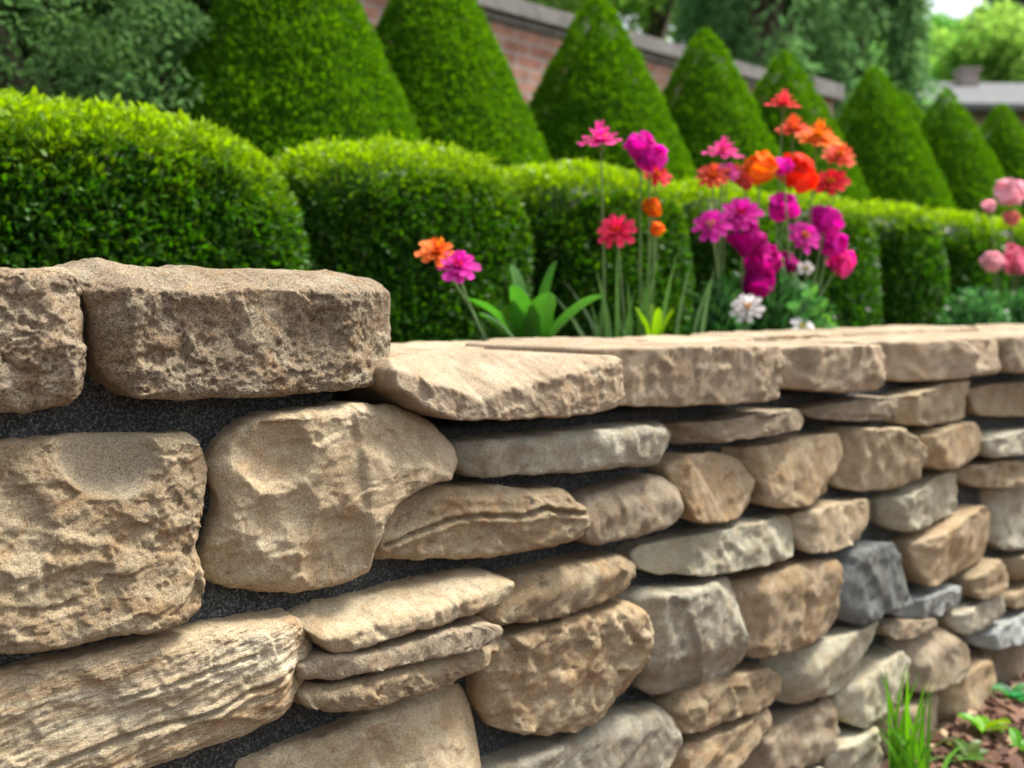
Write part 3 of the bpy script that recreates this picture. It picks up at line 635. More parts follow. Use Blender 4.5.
# ------------------------------------------------------------------ brick wall
def brick_mat():
    m, t, N, L, B = newmat('brick'); tc = N.new('ShaderNodeTexCoord')
    mp = N.new('ShaderNodeMapping'); mp.inputs['Rotation'].default_value = (math.radians(90), 0, 0); L.new(tc.outputs['Object'], mp.inputs[0])
    br = N.new('ShaderNodeTexBrick'); L.new(mp.outputs[0], br.inputs['Vector'])
    br.inputs['Color1'].default_value = (0.36, 0.15, 0.10, 1); br.inputs['Color2'].default_value = (0.55, 0.30, 0.21, 1); br.inputs['Mortar'].default_value = (0.42, 0.36, 0.31, 1)
    br.inputs['Scale'].default_value = 1; br.inputs['Brick Width'].default_value = 0.225; br.inputs['Row Height'].default_value = 0.078; br.inputs['Mortar Size'].default_value = 0.009
    n = node(t, 'ShaderNodeTexNoise'); n.inputs['Scale'].default_value = 7; n.inputs['Detail'].default_value = 8; L.new(tc.outputs['Object'], n.inputs['Vector'])
    r = ramp(t, [(0.3, 0.6), (0.7, 1.25)]); L.new(n.outputs[0], r.inputs[0])
    L.new(mixc(t, 1.0, br.outputs[0], r.outputs[0], 'MULTIPLY'), B.inputs['Base Color']); B.inputs['Roughness'].default_value = 0.9
    bp = node(t, 'ShaderNodeBump'); bp.invert = True; bp.inputs['Strength'].default_value = 0.6; bp.inputs['Distance'].default_value = 0.008; L.new(br.outputs['Fac'], bp.inputs['Height']); L.new(bp.outputs[0], B.inputs['Normal'])
    return m
BRICK = brick_mat(); COPM = noise_mat('weathered_coping', (0.16, 0.15, 0.14), (0.30, 0.28, 0.26), 12)
DB = 4.5; bx = frm(-2.0, DB); bw = empty('brick_wall', (bx[0], bx[1], BZ), RZ)
tag(bw, 'tall red brick garden wall with grey coping behind the evergreen cones', 'wall')
bl = sat(800, DB) + 2.0; bt = 1.83 + H - BZ
m = MB(); m.box((0, 0, -0.05), (bl, 0.24, bt - 0.10)); m.box((bl, -0.06, -0.05), (bl + 0.42, 0.30, bt - 0.10)); m.build('brick_face', BRICK, bw, False)
m = MB(); m.box((-0.05, -0.03, bt - 0.14), (bl - 0.002, 0.27, bt - 0.098)); m.box((-0.05, -0.07, bt - 0.096), (bl + 0.02, 0.31, bt)); m.box((bl + 0.022, -0.12, bt - 0.10), (bl + 0.50, 0.36, bt + 0.03)); m.build('wall_coping', COPM, bw, False)

# ------------------------------------------------------------------ trees
def tree(name, base, ht, spread, zlow, nclump, nleaf, size, c1, c2, seed, label, group, droop=0.0, lean=0, trunk_r=None, clump=0.28, sqz=1.0, cat='tree'):
    rs = np.random.RandomState(seed); root = empty(name, base); tag(root, label, cat, group)
    tr = trunk_r or ht * 0.022
    m = MB(); m.tube([(0, 0, -0.1), (lean * .3, 0, ht * .3), (lean * .7, .02, ht * .6), (lean, 0, ht * .92)], [tr, tr * .8, tr * .5, tr * .12], 9)
    cl = []
    for k in range(nclump):
        a = rs.uniform(0, 2 * np.pi); u = rs.uniform(0, 1) ** 0.5; zf = rs.uniform(0, 1)
        wz = math.sin(math.pi * (0.18 + 0.80 * zf)) ** 0.7
        cl.append((math.cos(a) * u * spread * wz + lean * zf, math.sin(a) * u * spread * wz, zlow + (ht - zlow) * zf, clump * spread * rs.uniform(0.6, 1.25)))
    for k in range(0, nclump, max(1, nclump // 18)):
        x, y, z, r = cl[k]; z0 = max(0.15 * ht, z * 0.55)
        m.tube([(lean * z0 / ht, 0, z0), (x * .5, y * .5, (z0 + z) / 2 + .03 * ht), (x, y, z)], [tr * .45, tr * .28, tr * .08], 6)
    m.build('trunk', BARK, root)
    per = nleaf // nclump; Ps = []; Ns = []; Cs = []
    for (x, y, z, r) in cl:
        d = rs.normal(0, 1, (per, 3)); d /= np.linalg.norm(d, axis=1)[:, None]
        rad = r * rs.uniform(0.35, 1.08, per); p = d * rad[:, None]; p[:, 2] *= 0.75 * sqz
        if droop: p[:, 2] -= droop * rs.rand(per) ** 0.7; p[:, :2] *= 0.7
        p = p + np.array([x, y, z]); p += (fbm(p * 2.5 / r * 0.3, seed, 2) * r * 0.3)[:, None] * d
        Ps.append(p); Ns.append(d); v = rs.uniform(0.7, 1.25); Cs.append(lerp(c1, c2, np.clip(rs.rand(per) * .7 + rs.rand() * .4, 0, 1)) * v)
    P = np.concatenate(Ps); Nn = np.concatenate(Ns); C = np.concatenate(Cs); P[:, 2] = np.maximum(P[:, 2], 0.03)
    V, T, C = leaves_mesh(P, Nn, size, C, rs, up=(-1.2 if droop else 0.1), spread=1.1, wid=0.3 if droop else 0.5)
    mesh_np('crown', V, T, NEEDLE, root, False, C)
    return root
def gp(px, Y): return ((px - 512) / F * Y, Y, BZ)
tree('evergreen_shrub', gp(40, 3.75), 2.7, 0.78, 0.25, 130, 60000, 0.032, (0.03, 0.09, 0.028), (0.16, 0.28, 0.10), 501, 'dark bluish green shrub with loose foliage behind the left hedge', 'tall shrubs at the left', clump=0.22, cat='shrub')
tree('evergreen_shrub', gp(170, 4.3), 2.9, 0.85, 0.3, 130, 60000, 0.034, (0.03, 0.085, 0.022), (0.15, 0.27, 0.07), 502, 'lighter green loose shrub beside the nearest evergreen cone', 'tall shrubs at the left', clump=0.22, cat='shrub')
tree('evergreen_shrub', gp(-70, 4.0), 2.8, 0.8, 0.3, 40, 30000, 0.034, (0.023, 0.076, 0.038), (0.095, 0.209, 0.095), 503, 'dark shrub at the far left edge of the garden', 'tall shrubs at the left', clump=0.25, cat='shrub')
tree('evergreen_shrub', gp(112, 4.7), 3.0, 0.85, 0.3, 120, 50000, 0.036, (0.035, 0.095, 0.03), (0.18, 0.31, 0.10), 504, 'tall dark shrub filling the gap between the two front shrubs at the upper left', 'tall shrubs at the left', clump=0.22, cat='shrub')
bgt = 'trees beyond the brick wall'
tree('weeping_tree', gp(768, 13.5), 9.0, 1.5, 2.0, 60, 34000, 0.16, (0.058, 0.146, 0.058), (0.195, 0.357, 0.129), 511, 'dark weeping tree with hanging foliage at the end of the brick wall', bgt, droop=2.4)
tree('weeping_tree', gp(838, 15.5), 8.6, 1.25, 1.5, 60, 30000, 0.16, (0.065, 0.162, 0.065), (0.226, 0.389, 0.146), 512, 'dark weeping tree with hanging foliage left of the grey roofed house', bgt, droop=2.2)
tree('broadleaf_tree', gp(650, 17), 8.5, 2.6, 1.5, 50, 22000, 0.17, (0.138, 0.298, 0.058), (0.367, 0.550, 0.138), 513, 'light green leafy tree above the brick wall coping', bgt)
tree('broadleaf_tree', gp(520, 18), 9.5, 2.8, 1.5, 40, 15000, 0.18, (0.173, 0.413, 0.087), (0.447, 0.500, 0.207), 514, 'green leafy tree mostly above the frame behind the brick wall', bgt)
tree('broadleaf_tree', gp(975, 33), 9.3, 3.6, 0.5, 60, 24000, 0.28, (0.184, 0.413, 0.069), (0.390, 0.550, 0.138), 515, 'bright green round tree behind the grey roof, right of the dark weeping trees', bgt)
tree('broadleaf_tree', gp(918, 37), 10.2, 3.8, 0.5, 50, 20000, 0.28, (0.115, 0.298, 0.069), (0.275, 0.550, 0.138), 516, 'mid green tree between the weeping trees and the bright round tree', bgt)
tree('broadleaf_tree', gp(1075, 34), 9.4, 4.0, 0.5, 50, 20000, 0.28, (0.184, 0.413, 0.069), (0.390, 0.550, 0.138), 517, 'bright green tree at the right edge above the roof', bgt)
tree('pine_tree', gp(1016, 48), 14.8, 3.0, 2, 70, 20000, 0.35, (0.026, 0.086, 0.054), (0.065, 0.162, 0.086), 518, 'dark tall conifer at the top right corner', bgt, clump=0.35)
tree('pine_tree', gp(1075, 46), 15.5, 3.2, 2, 70, 20000, 0.35, (0.026, 0.086, 0.054), (0.065, 0.162, 0.086), 519, 'dark conifer beyond the right edge of the view', bgt, clump=0.35)
tree('broadleaf_tree', gp(820, 30), 9.5, 3.6, 1, 50, 18000, 0.28, (0.104, 0.276, 0.069), (0.276, 0.500, 0.138), 520, 'deep green tree seen between the two weeping trees', bgt)

# ------------------------------------------------------------------ house at the right
hx, hy, _ = gp(905, 22); hs = empty('house', (hx, hy, BZ), math.radians(4)); tag(hs, 'low house with a shallow grey roof beyond the evergreen cones', 'house')
WALLM = noise_mat('house_wall', (0.20, 0.15, 0.12), (0.30, 0.24, 0.20), 3); ROOFM = noise_mat('roof', (0.13, 0.135, 0.14), (0.19, 0.195, 0.20), 6, rough=1.0); ROOFM.node_tree.nodes['Principled BSDF'].inputs['Specular IOR Level'].default_value = 0.1; CHIM = noise_mat('chimney_render', (0.30, 0.25, 0.23), (0.40, 0.34, 0.31), 6)
WHITE = noise_mat('white_paint', (0.6, 0.6, 0.6), (0.7, 0.7, 0.7), 6)
gm, t_, N_, L_, B_ = newmat('window_glass'); B_.inputs['Base Color'].default_value = (0.03, 0.035, 0.04, 1); B_.inputs['Roughness'].default_value = 0.08
m = MB(); m.box((0.3, 0, -0.1), (9, 6, 4.31)); m.build('wall', WALLM, hs, False)
m = MB(); V = [(-0.2, -0.5, 4.33), (9.6, -0.5, 4.33), (9.6, 6.5, 4.33), (-0.2, 6.5, 4.33), (1.9, 3, 5.55), (8.0, 3, 5.55)]
V2 = [(x, y, z + 0.12) for x, y, z in V]; m.add(V + V2[:4], [(0, 3, 2, 1), (0, 1, 7, 6), (1, 2, 8, 7), (2, 3, 9, 8), (3, 0, 6, 9)]); m.add(V2[:4] + V2[4:], [(0, 1, 5, 4), (1, 2, 5), (2, 3, 4, 5), (3, 0, 4)])
rf = m.build('roof', ROOFM, hs, False)
m = MB(); m.box((2.5, 2.3, 4.7), (2.9, 2.7, 5.8)); m.box((2.45, 2.25, 5.8), (2.95, 2.75, 5.87)); ch = m.build('chimney', CHIM, rf, False)
for x in (1.2, 3.4, 5.6):
    m = MB(); m.box((x, -0.03, 2.5), (x + 1.3, -0.004, 3.8)); wn = m.build('window', gm, hs, False)
    m = MB(); 
    for a_, b_ in (((x - .08, -.06, 2.42), (x, 0, 3.88)), ((x + 1.3, -.06, 2.42), (x + 1.38, 0, 3.88)), ((x + .002, -.06, 2.42), (x + 1.298, 0, 2.5)), ((x + .002, -.06, 3.8), (x + 1.298, 0, 3.88)), ((x + .62, -.055, 2.502), (x + .68, -.031, 3.798))): m.box(a_, b_)
    m.build('frame', WHITE, wn, False)

# ------------------------------------------------------------------ flowers
MAG = (0.72, 0.015, 0.42); PINK = (0.82, 0.05, 0.33); ORA = (0.90, 0.20, 0.015); COR = (0.85, 0.12, 0.06); RED = (0.80, 0.03, 0.05); DMAG = (0.50, 0.005, 0.24)
PPK = (0.88, 0.46, 0.54); WHI = (0.8, 0.78, 0.78); YEL = (0.85, 0.45, 0.03)
SG = (0.09, 0.20, 0.045); SGL = (0.16, 0.27, 0.10)
def petals(mb, nrings, npet, R, col, rs, cup=0.25, dome=0.0):
    for k in range(nrings):
        f = 1 - 0.27 * k
        for i in range(npet - k):
            a = 2 * math.pi * (i + rs.uniform(-.15, .15) + 0.5 * k) / (npet - k); r = R * f * rs.uniform(0.9, 1.08); wd = r * 3.9 / npet * rs.uniform(0.85, 1.1)
            ca, sa = math.cos(a), math.sin(a); V = []; lift = dome * R * (0.25 + 0.28 * k) + rs.uniform(-.03, .03) * R
            for (u, w0) in ((0.08, .25), (0.4, .75), (0.72, 1.05), (0.93, .85), (1.02, .35)):
                z = lift + cup * R * (u ** 2) * (0.3 + 0.55 * k) - 0.10 * R * (u > .9)
                for sg in (-1, 0, 1):
                    uu = u - (0.04 if sg == 0 and u > .95 else 0); lw = w0 * wd * sg * .5
                    V.append((ca * uu * r - sa * lw, sa * uu * r + ca * lw, z + (abs(sg) * 0.05 * R)))
            Fc = []
            for q in range(4):
                for e in range(2): b0 = q * 3 + e; Fc.append((b0, b0 + 1, b0 + 4, b0 + 3))
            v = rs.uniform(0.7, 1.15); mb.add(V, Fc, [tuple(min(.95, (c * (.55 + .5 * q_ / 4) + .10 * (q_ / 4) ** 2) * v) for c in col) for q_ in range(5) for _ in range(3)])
def place(V, mat3, off):
    return [tuple(mat3 @ Vector(v) + off) for v in V]
FG = 'flowers growing behind the wall'
def flower(px, py, dpx, col, label, D=1.62, base_px=None, ccol=YEL, tilt=None, side=None, form='zinnia', seed=0, name='zinnia', leaves=2, bend=0.0):
    rs = random.Random(seed * 13 + int(px)); hw = W(px, py, D); Y = hw[1]; R = dpx / 2 / F * Y * 1.1
    bp = base_px if base_px is not None else px + rs.uniform(-14, 14)
    bx_, by_ = XY(bp, D + rs.uniform(.05, .09)); root = empty(name, (bx_, by_, BZ)); tag(root, label, 'flower', FG)
    head = Vector(hw) - Vector((bx_, by_, BZ))
    # stem
    mid = Vector((head.x * 0.35 + bend, head.y * .3, head.z * 0.5)); q = []
    for i in range(11):
        t = i / 10; a = Vector((0, 0, -0.02)); q.append(a * (1 - t) ** 2 + mid * 2 * t * (1 - t) + head * t * t)
    m = MB(); m.tube(q, [0.0038 - 0.0014 * i / 10 for i in range(11)], 7, SGL); st = m.build('stem', STEM, root)
    az = rs.uniform(0, 6.28) if side is None else side; tl = rs.uniform(0.35, 0.8) if tilt is None else tilt
    # lean the bloom toward the viewer by tl
    axis = Vector((math.sin(az) * 0.35, -1, 0)).normalized(); nrm = (Vector((0, 0, 1)) * math.cos(tl) + axis * math.sin(tl)).normalized()
    M3 = nrm.to_track_quat('Z', 'Y').to_matrix()
    def put(name_, mb, mat): 
        mb.v = place(mb.v, M3, head); return mb.build(name_, mat, root)
    if form == 'zinnia':
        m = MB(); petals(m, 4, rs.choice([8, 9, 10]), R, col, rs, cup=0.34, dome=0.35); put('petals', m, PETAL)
        m = MB(); 
        for i in range(26):
            a = i * 2.4; rr_ = 0.04 * R * math.sqrt(i) ; z = 0.42 * R + 0.10 * R * (1 - i / 26)
            m.tube([(rr_ * math.cos(a), rr_ * math.sin(a), z - 0.18 * R), (rr_ * 1.1 * math.cos(a), rr_ * 1.1 * math.sin(a), z)], [.03 * R, .045 * R], 5, tuple(c * rs.uniform(.7, 1.1) for c in ccol))
        put('flower_centre', m, PETAL)
    elif form == 'ball':        # rounded double bloom, broad ruffled petals
        m = MB()
        for i in range(17):
            t = (i + .5) / 17; ph = math.acos(1 - 1.35 * t); a = i * 2.39996; n_ = Vector((math.sin(ph) * math.cos(a), math.sin(ph) * math.sin(a), math.cos(ph)))
            c_ = Vector((n_.x, n_.y, n_.z * 0.62)) * R * rs.uniform(.45, .78); q3 = (n_ + Vector([rs.uniform(-.3, .3) for _ in range(3)])).normalized().to_track_quat('Z', 'Y').to_matrix(); V = []; s_ = R * rs.uniform(.40, .66)
            V = [c_ + q3 @ Vector((s_ * math.cos(b_) * rs.uniform(.7, 1.15), s_ * math.sin(b_) * rs.uniform(.7, 1.15), -0.15 * s_ + rs.uniform(-.3, .3) * s_)) for b_ in [k_ * math.pi / 4 for k_ in range(8)]] + [c_ + q3 @ Vector((0, 0, 0.12 * s_))]
            v = rs.uniform(.55, 1.2); m.add(V, [(k_, (k_ + 1) % 8, 8) for k_ in range(8)], tuple(min(1, c * v) for c in col))
        put('petals', m, PETAL)
    elif form == 'simple':
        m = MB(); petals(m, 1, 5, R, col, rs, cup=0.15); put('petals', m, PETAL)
        m = MB(); m.tube([(0, 0, 0), (0, 0, .12 * R), (0, 0, .2 * R)], [.14 * R, .16 * R, .05 * R], 8, ccol); put('flower_centre', m, PETAL)
    m = MB(); m.tube([(0, 0, -0.30 * R), (0, 0, -0.1 * R), (0, 0, 0.10 * R)], [0.004, .2 * R, .3 * R], 9, SG); put('calyx', m, STEM)
    for k in range(leaves):
        t = rs.uniform(0.15, 0.5); p = q[int(t * 10)]; a = rs.uniform(0, 6.28); big_leaf(root, p, a, rs.uniform(.05, .09), rs.uniform(.012, .022), rs.uniform(.2, .9), (0.05, 0.15, 0.04))
    return root
def big_leaf(parent, p, a, L_, w_, rise, col, name='leaf', sag=0.5):
    V = []; Fc = []; n = 9; ca, sa = math.cos(a), math.sin(a)
    for i in range(n):
        t = i / (n - 1); wd = w_ * (1.55 * (t + .03) ** .55 * (1.0 - t) ** .75 + .01) * (1 + .06 * math.sin(t * 21 + a * 5)); d = L_ * t; z = L_ * (rise * t - sag * rise * t * t * 1.1)
        for sg in (-1, -.5, 0, .5, 1):
            V.append((p[0] + ca * d - sa * wd * sg, p[1] + sa * d + ca * wd * sg, p[2] + z + abs(sg) * wd * 0.35 - (0.004 if sg == 0 else 0)))
    for i in range(n - 1):
        for k in range(4): b0 = i * 5 + k; Fc.append((b0, b0 + 1, b0 + 6, b0 + 5))
    m = MB(); m.add(V, Fc, col); return m.build(name, LEAF, parent)
FL = [
 (437,256,40,ORA,'orange zinnia with its bloom behind the low magenta one at the left',dict(base_px=520,tilt=.75,ccol=(.8,.08,.02),bend=-.02)),
 (457,269,42,MAG,'low magenta zinnia on a curved stem beside the orange one',dict(base_px=520,tilt=.85,D=1.58,ccol=(.8,.02,.2),bend=-.05)),
 (601,145,44,PINK,'tall pink zinnia on a thin straight stem, seen from the side',dict(base_px=606,tilt=.25,leaves=0)),
 (641,145,36,MAG,'tall magenta bloom, upper of two above the pink red one',dict(base_px=640,tilt=.7,form='ball',leaves=0)),
 (650,157,36,MAG,'tall magenta bloom just above the pink red one',dict(base_px=648,tilt=.9,form='ball',D=1.6,leaves=0)),
 (656,177,28,RED,'small crimson bloom right under the tall magenta pair',dict(base_px=650,tilt=.9,leaves=0)),
 (617,233,38,(.85,.03,.12),'red zinnia with an orange centre, half way up between green stems',dict(base_px=628,tilt=1.1,ccol=(.9,.12,.02))),
 (652,208,23,ORA,'small orange bloom, upper of the pair by the green stems',dict(base_px=644,tilt=1.0,form='ball',leaves=0)),
 (657,229,17,ORA,'small orange bloom, lower of the pair by the green stems',dict(base_px=648,tilt=1.0,form='ball',leaves=0)),
 (723,157,38,PINK,'pink bloom at the upper left of the dense flower clump',dict(base_px=716,tilt=.3)),
 (712,178,32,COR,'orange red zinnia with a yellow centre under the pink bloom',dict(base_px=722,tilt=.9,ccol=(.9,.3,.02))),
 (727,174,24,DMAG,'dark magenta bloom right of the orange red zinnia with a yellow centre',dict(tilt=.8,D=1.65)),
 (744,176,30,(.85,.16,.13),'salmon bloom left of the large orange one',dict(tilt=.9,D=1.66,form='ball')),
 (760,168,40,ORA,'large orange bloom left of the small magenta one in the dense clump',dict(tilt=.9,form='ball')),
 (783,108,34,(.85,.07,.10),'highest coral zinnia, flat and seen from the side',dict(base_px=772,tilt=.2,leaves=0)),
 (793,132,34,COR,'coral bloom below the highest one',dict(base_px=784,tilt=.4)),
 (817,142,42,ORA,'wide orange bloom right of the coral one',dict(base_px=800,tilt=.5)),
 (839,158,32,COR,'coral bloom at the far right of the orange group',dict(base_px=812,tilt=.8)),
 (798,173,44,(.88,.06,.03),'large scarlet bloom in the middle of the orange group',dict(base_px=790,tilt=1.1,form='ball')),
 (783,166,22,MAG,'small magenta bloom between the large orange and the scarlet one',dict(tilt=1.0,form='ball',D=1.57)),
 (831,184,32,RED,'red bloom with a pink side below the coral one',dict(base_px=804,tilt=1.0)),
 (711,227,36,MAG,'magenta bloom with a pale throat at the left of the magenta group',dict(base_px=730,tilt=1.0,ccol=(.9,.5,.3))),
 (741,216,38,MAG,'magenta zinnia with a red centre at the top of the magenta group',dict(base_px=744,tilt=1.0,ccol=(.8,.03,.05))),
 (750,240,40,DMAG,'dark magenta bloom below the one with a red centre',dict(tilt=.8,form='ball')),
 (784,207,34,MAG,'magenta bloom tilted to the right under the scarlet one',dict(base_px=772,tilt=.9,form='ball')),
 (803,238,34,MAG,'magenta bloom in the middle right of the clump',dict(base_px=786,tilt=1.1)),
 (763,262,42,(.55,.008,.27),'large deep magenta bloom near the bottom of the clump',dict(tilt=1.0,form='ball')),
 (757,285,36,DMAG,'lowest deep magenta bloom above the white flower',dict(tilt=1.1,form='ball')),
 (787,262,26,DMAG,'small dark magenta bloom left of the tiny white flower',dict(tilt=1.0,form='ball')),
 (827,220,36,MAG,'upper of three magenta blooms at the right side of the clump',dict(base_px=800,tilt=.9,form='ball')),
 (833,243,32,MAG,'middle of three magenta blooms at the right side of the clump',dict(base_px=796,tilt=1.0,form='ball')),
 (841,263,30,PINK,'lowest of three blooms at the right side of the clump, pinkish red',dict(base_px=792,tilt=1.0,form='ball',bend=-.02)),
 (748,309,32,WHI,'white flower low above the coping under the magenta blooms',dict(form='zinnia',tilt=1.0,leaves=0,name='white_flower',D=1.54)),
 (806,268,15,WHI,'tiny white flower beside the dark magenta bloom',dict(form='simple',tilt=1.1,leaves=0,name='white_flower',D=1.56)),
 (802,326,24,WHI,'white flower touching the coping stones',dict(form='simple',tilt=.8,leaves=0,name='white_flower',D=1.52)),
 (1011,192,36,PPK,'pale pink bloom at the right edge, topmost',dict(form='ball',tilt=1.0,base_px=1018)),
 (989,206,16,PPK,'pale pink bud left of the topmost pale bloom',dict(form='ball',tilt=.8,base_px=1004,leaves=0)),
 (1011,218,20,(.82,.28,.25),'small salmon pink bloom under the topmost pale one',dict(form='ball',tilt=1.0,base_px=1014)),
 (992,261,24,PPK,'pale pink bloom above the leaves, lower left of the right edge group',dict(form='ball',tilt=1.0,base_px=1000)),
 (1018,260,36,(.85,.25,.38),'larger pink bloom at the right edge above the leaves',dict(form='ball',tilt=1.0,base_px=1022)),
]
for i, (px, py, d, c, lab, kw) in enumerate(FL): flower(px, py, d, c, lab, seed=i, **kw)

def plant(px, D, leaves, label, name='leafy_plant', col=(0.05, 0.17, 0.03), z=BZ, cat='plant'):
    x, y = XY(px, D); root = empty(name, (x, y, z)); tag(root, label, cat)
    for (a, L_, w_, rise, z0) in leaves:
        v = random.Random(int(a * 1000) + int(L_ * 9999)).uniform(.75, 1.3); big_leaf(root, (0, 0, z0), a, L_, w_, rise, tuple(c * v for c in col), sag=0.35)
    return root
plant(532, 1.63, [(4.2, .09, .04, 3.0, .07), (2.5, .06, .036, 5.6, .08), (0.6, .07, .028, 5.0, .08), (3.5, .15, .042, 1.5, .07), (-.2, .15, .042, 1.6, .07), (-1.2, .10, .05, 2.6, .06), (3.0, .12, .036, 1.7, .05), (-1.9, .10, .05, 2.4, .06), (0.25, .17, .036, 1.5, .06)],
      'broad leaved bright green plant right of the low magenta zinnia', col=(0.07, 0.22, 0.03))
plant(655, 1.60, [(1.6, .04, .016, 5.6, .06), (2.8, .05, .018, 4.2, .06), (.2, .05, .018, 4.2, .06), (-1.5, .05, .018, 3.8, .07), (-.8, .06, .014, 3.0, .07), (3.8, .06, .014, 3.2, .06)], 'small yellow green seedling just behind the coping by the tall stems', col=(0.2, 0.38, 0.02))
# strap-like stems around the tall flowers
def blades(px0, px1, n, hmin, hmax, label, D=1.62, z=BZ, seed=1, name='strap_leaved_plant', col=(0.10, 0.22, 0.05), wd=.006, lean=.08, cat='plant', tips=None):
    rs = random.Random(seed); x0, y0 = XY((px0 + px1) / 2, D); root = empty(name, (x0, y0, z)); tag(root, label, cat)
    for i in range(n):
        px = px0 + (px1 - px0) * (i + rs.random()) / n; x, y = XY(px, D); x -= x0; y = y - y0 + rs.uniform(-.02, .02); h_ = rs.uniform(hmin, hmax); dx = rs.uniform(-lean, lean) if tips is None else tips[i]
        V = []; Fc = []; tw = rs.uniform(-.6, .6)
        for k in range(9):
            t = k / 8; w_ = wd * (1 - t ** 3) * (0.6 + .4 * math.sin(t * 3)) + .0004; cx = x + dx * t * t; 
            for sg in (-1, 0, 1): V.append((cx + math.cos(tw) * w_ * sg, y + math.sin(tw) * w_ * sg + abs(sg) * .002, h_ * t - (.12 * abs(dx) * t ** 3)))
        for k in range(8):
            for e in (0, 1): b0 = k * 3 + e; Fc.append((b0, b0 + 1, b0 + 4, b0 + 3))
        m = MB(); v = rs.uniform(.75, 1.3); m.add(V, Fc, tuple(c * v for c in col)); m.build('blade', LEAF, root)
    return root
blades(598, 660, 14, .15, .36, 'clump of upright green stems under the tall magenta flowers', seed=3, lean=.05)
blades(592, 612, 2, .24, .27, 'pale arching stem leaning left of the upright stems', seed=4, tips=[-.12, -.1], col=(.16, .26, .12))
blades(668, 700, 3, .26, .34, 'single pale stems rising right toward the dense flower clump', seed=5, tips=[.05, .07, .04], col=(.14, .26, .09))
def bushy(px, D, wpx, h_, n, size, label, seed, c1=(0.03, 0.11, 0.03), c2=(0.09, 0.24, 0.06), z=BZ):
    rs = np.random.RandomState(seed); x, y = XY(px, D); R = wpx / 2 / F * y
    d = rs.normal(0, 1, (n, 3)); d /= np.linalg.norm(d, axis=1)[:, None]; d[:, 2] = np.abs(d[:, 2]); p = d * np.array([R, min(R, 0.09), h_]) * (rs.uniform(.25, 1, n)[:, None])
    V, T, C = leaves_mesh(p, d, size, lerp(c1, c2, rs.rand(n)), rs, up=.3, spread=.8, wid=.5)
    root = empty('leafy_plant', (x, y, z)); tag(root, label, 'plant'); mesh_np('foliage', V, T, LEAF, root, False, C)
    m = MB()
    for k in range(7): a = k * .9; m.tube([(0, 0, -.02), (math.cos(a) * R * .3, math.sin(a) * .03, h_ * .4), (math.cos(a) * R * .6, math.sin(a) * .05, h_ * .7)], [.003, .0025, .001], 6, SG)
    m.build('stem', STEM, root)
bushy(765, 1.64, 130, .30, 2300, .04, 'dense green foliage under the magenta flower clump', 601)
bushy(722, 1.66, 70, .26, 800, .035, 'dark green foliage at the left foot of the dense flower clump', 602)
bushy(808, 1.61, 60, .24, 800, .032, 'light green foliage by the white flower on the coping', 603, (0.05, 0.16, 0.03), (0.14, 0.32, 0.06))
bushy(975, 1.62, 70, .26, 900, .038, 'feathery green foliage under the pale pink blooms', 604, (0.035, 0.13, 0.035), (0.11, 0.27, 0.08))
bushy(1022, 1.62, 70, .26, 900, .038, 'green foliage at the right edge under the pink bloom', 605)

# ------------------------------------------------------------------ foot of the wall
def chips(n, seed):
    rs = np.random.RandomState(seed); s_ = rs.uniform(0.6, 4.0, n); D_ = D0 - 0.02 - np.abs(rs.uniform(0, 1, n)) ** 1.2 * 1.0
    c = P0[None] + DV[None] * s_[:, None] - NV[None] * (D_ - D0)[:, None]
    L_ = rs.uniform(.008, .028, n); W_ = L_ * rs.uniform(.3, .7, n); T_ = rs.uniform(.002, .006, n)
    a = rs.uniform(0, 6.28, n); e1 = np.stack([np.cos(a), np.sin(a), rs.uniform(-.45, .45, n)], 1); e1 /= np.linalg.norm(e1, axis=1)[:, None]
    e3 = np.stack([rs.normal(0, .35, n), rs.normal(0, .35, n), np.ones(n)], 1); e2 = np.cross(e3, e1); e2 /= np.linalg.norm(e2, axis=1)[:, None]; e3 = np.cross(e1, e2)
    P = np.concatenate([c, rs.uniform(.002, .022, n)[:, None]], 1); Vs = []
    for sz in (-1, 1):
        for (u, v) in ((-1, -.7), (1, -1), (.85, .8), (-.8, 1)): Vs.append(P + e1 * (u * L_)[:, None] + e2 * (v * W_)[:, None] + e3 * (sz * T_)[:, None])
    V = np.stack(Vs, 1).reshape(-1, 3); k = np.arange(n)[:, None] * 8
    Fq = np.concatenate([k + np.array([f]) for f in ((0, 3, 2, 1), (4, 5, 6, 7), (0, 1, 5, 4), (1, 2, 6, 5), (2, 3, 7, 6), (3, 0, 4, 7))])
    col = lerp((0.055, 0.022, 0.014), (0.20, 0.10, 0.06), rs.rand(n)); pl = rs.rand(n) < .06; col[pl] = (0.42, 0.30, 0.18)
    m, t, N, L, B = newmat('bark_chip'); at = N.new('ShaderNodeVertexColor'); at.layer_name = 'tint'; L.new(at.outputs[0], B.inputs['Base Color']); B.inputs['Roughness'].default_value = .85
    o = mesh_np('bark_mulch', V, Fq, m, None, False, np.repeat(col, 8, 0)); tag(o, 'reddish brown bark mulch at the foot of the stone wall', 'mulch', kind='stuff')
chips(16000, 9)
def ground_at(px, py):
    Y = H * F / (py - HY); return ((px - 512) / F * Y, Y)
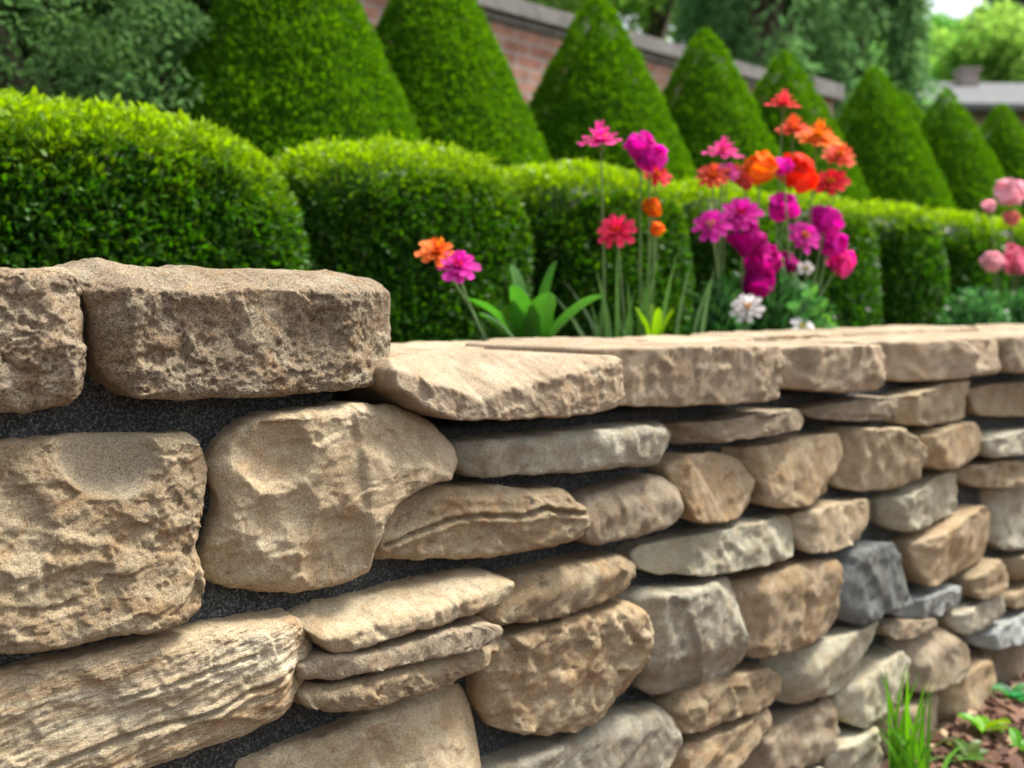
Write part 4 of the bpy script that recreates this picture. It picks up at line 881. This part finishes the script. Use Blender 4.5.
def tuft(px, py, n, hmin, hmax, lab, seed, col, wd=.005, lean=.05, sp=.03):
    rs = random.Random(seed); x, y = ground_at(px, py); root = empty('grass_tuft', (x, y, 0)); tag(root, lab, 'grass')
    m = MB()
    for i in range(n):
        bx_, by_ = rs.uniform(-sp, sp), rs.uniform(-sp, sp); h_ = rs.uniform(hmin, hmax); dx, dy = rs.uniform(-lean, lean), rs.uniform(-lean, lean) * .6; tw = rs.uniform(-1, 1); V = []; Fc = []
        for k in range(8):
            t = k / 7; w_ = wd * (1 - t ** 2.5) + .0003
            for sg in (-1, 0, 1): V.append((bx_ + dx * t * t + math.cos(tw) * w_ * sg, by_ + dy * t * t + math.sin(tw) * w_ * sg + abs(sg) * .0015, h_ * t - abs(dx) * .3 * t ** 3))
        for k in range(7):
            for e in (0, 1): b0 = k * 3 + e; Fc.append((b0, b0 + 1, b0 + 4, b0 + 3))
        v = rs.uniform(.7, 1.3); m.add(V, Fc, tuple(c * v for c in col))
    m.build('blades', LEAF, root)
tuft(908, 790, 26, .12, .27, 'bright green grass tuft growing against the foot of the wall', 21, (0.13, 0.34, 0.03), lean=.07)
tuft(934, 775, 7, .05, .12, 'low arching grass blades right of the bright tuft', 22, (0.14, 0.33, 0.07), lean=.12)
def weed(px, py, r, n, lab, seed, col=(0.10, 0.30, 0.03), z0=0.03):
    rs = random.Random(seed); x, y = ground_at(px, py); root = empty('weed', (x, y, 0)); tag(root, lab, 'weed')
    for i in range(n): big_leaf(root, (0, 0, z0 * rs.random()), i * 2.4 + rs.random(), r * rs.uniform(.6, 1.1), r * .35, rs.uniform(.3, 1.4), tuple(c * rs.uniform(.7, 1.3) for c in col))
weed(985, 742, .06, 12, 'yellow green seedling in the mulch right of the grass tuft', 31, (0.16, 0.34, 0.03))
weed(1012, 706, .06, 9, 'bluish green seedling close to the wall foot at the right edge', 32, (0.06, 0.26, 0.09))
weed(1018, 762, .05, 9, 'small seedling at the bottom right corner', 33)
weed(968, 768, .05, 8, 'dull green seedling at the bottom edge of the mulch', 34, (0.10, 0.2, 0.03))
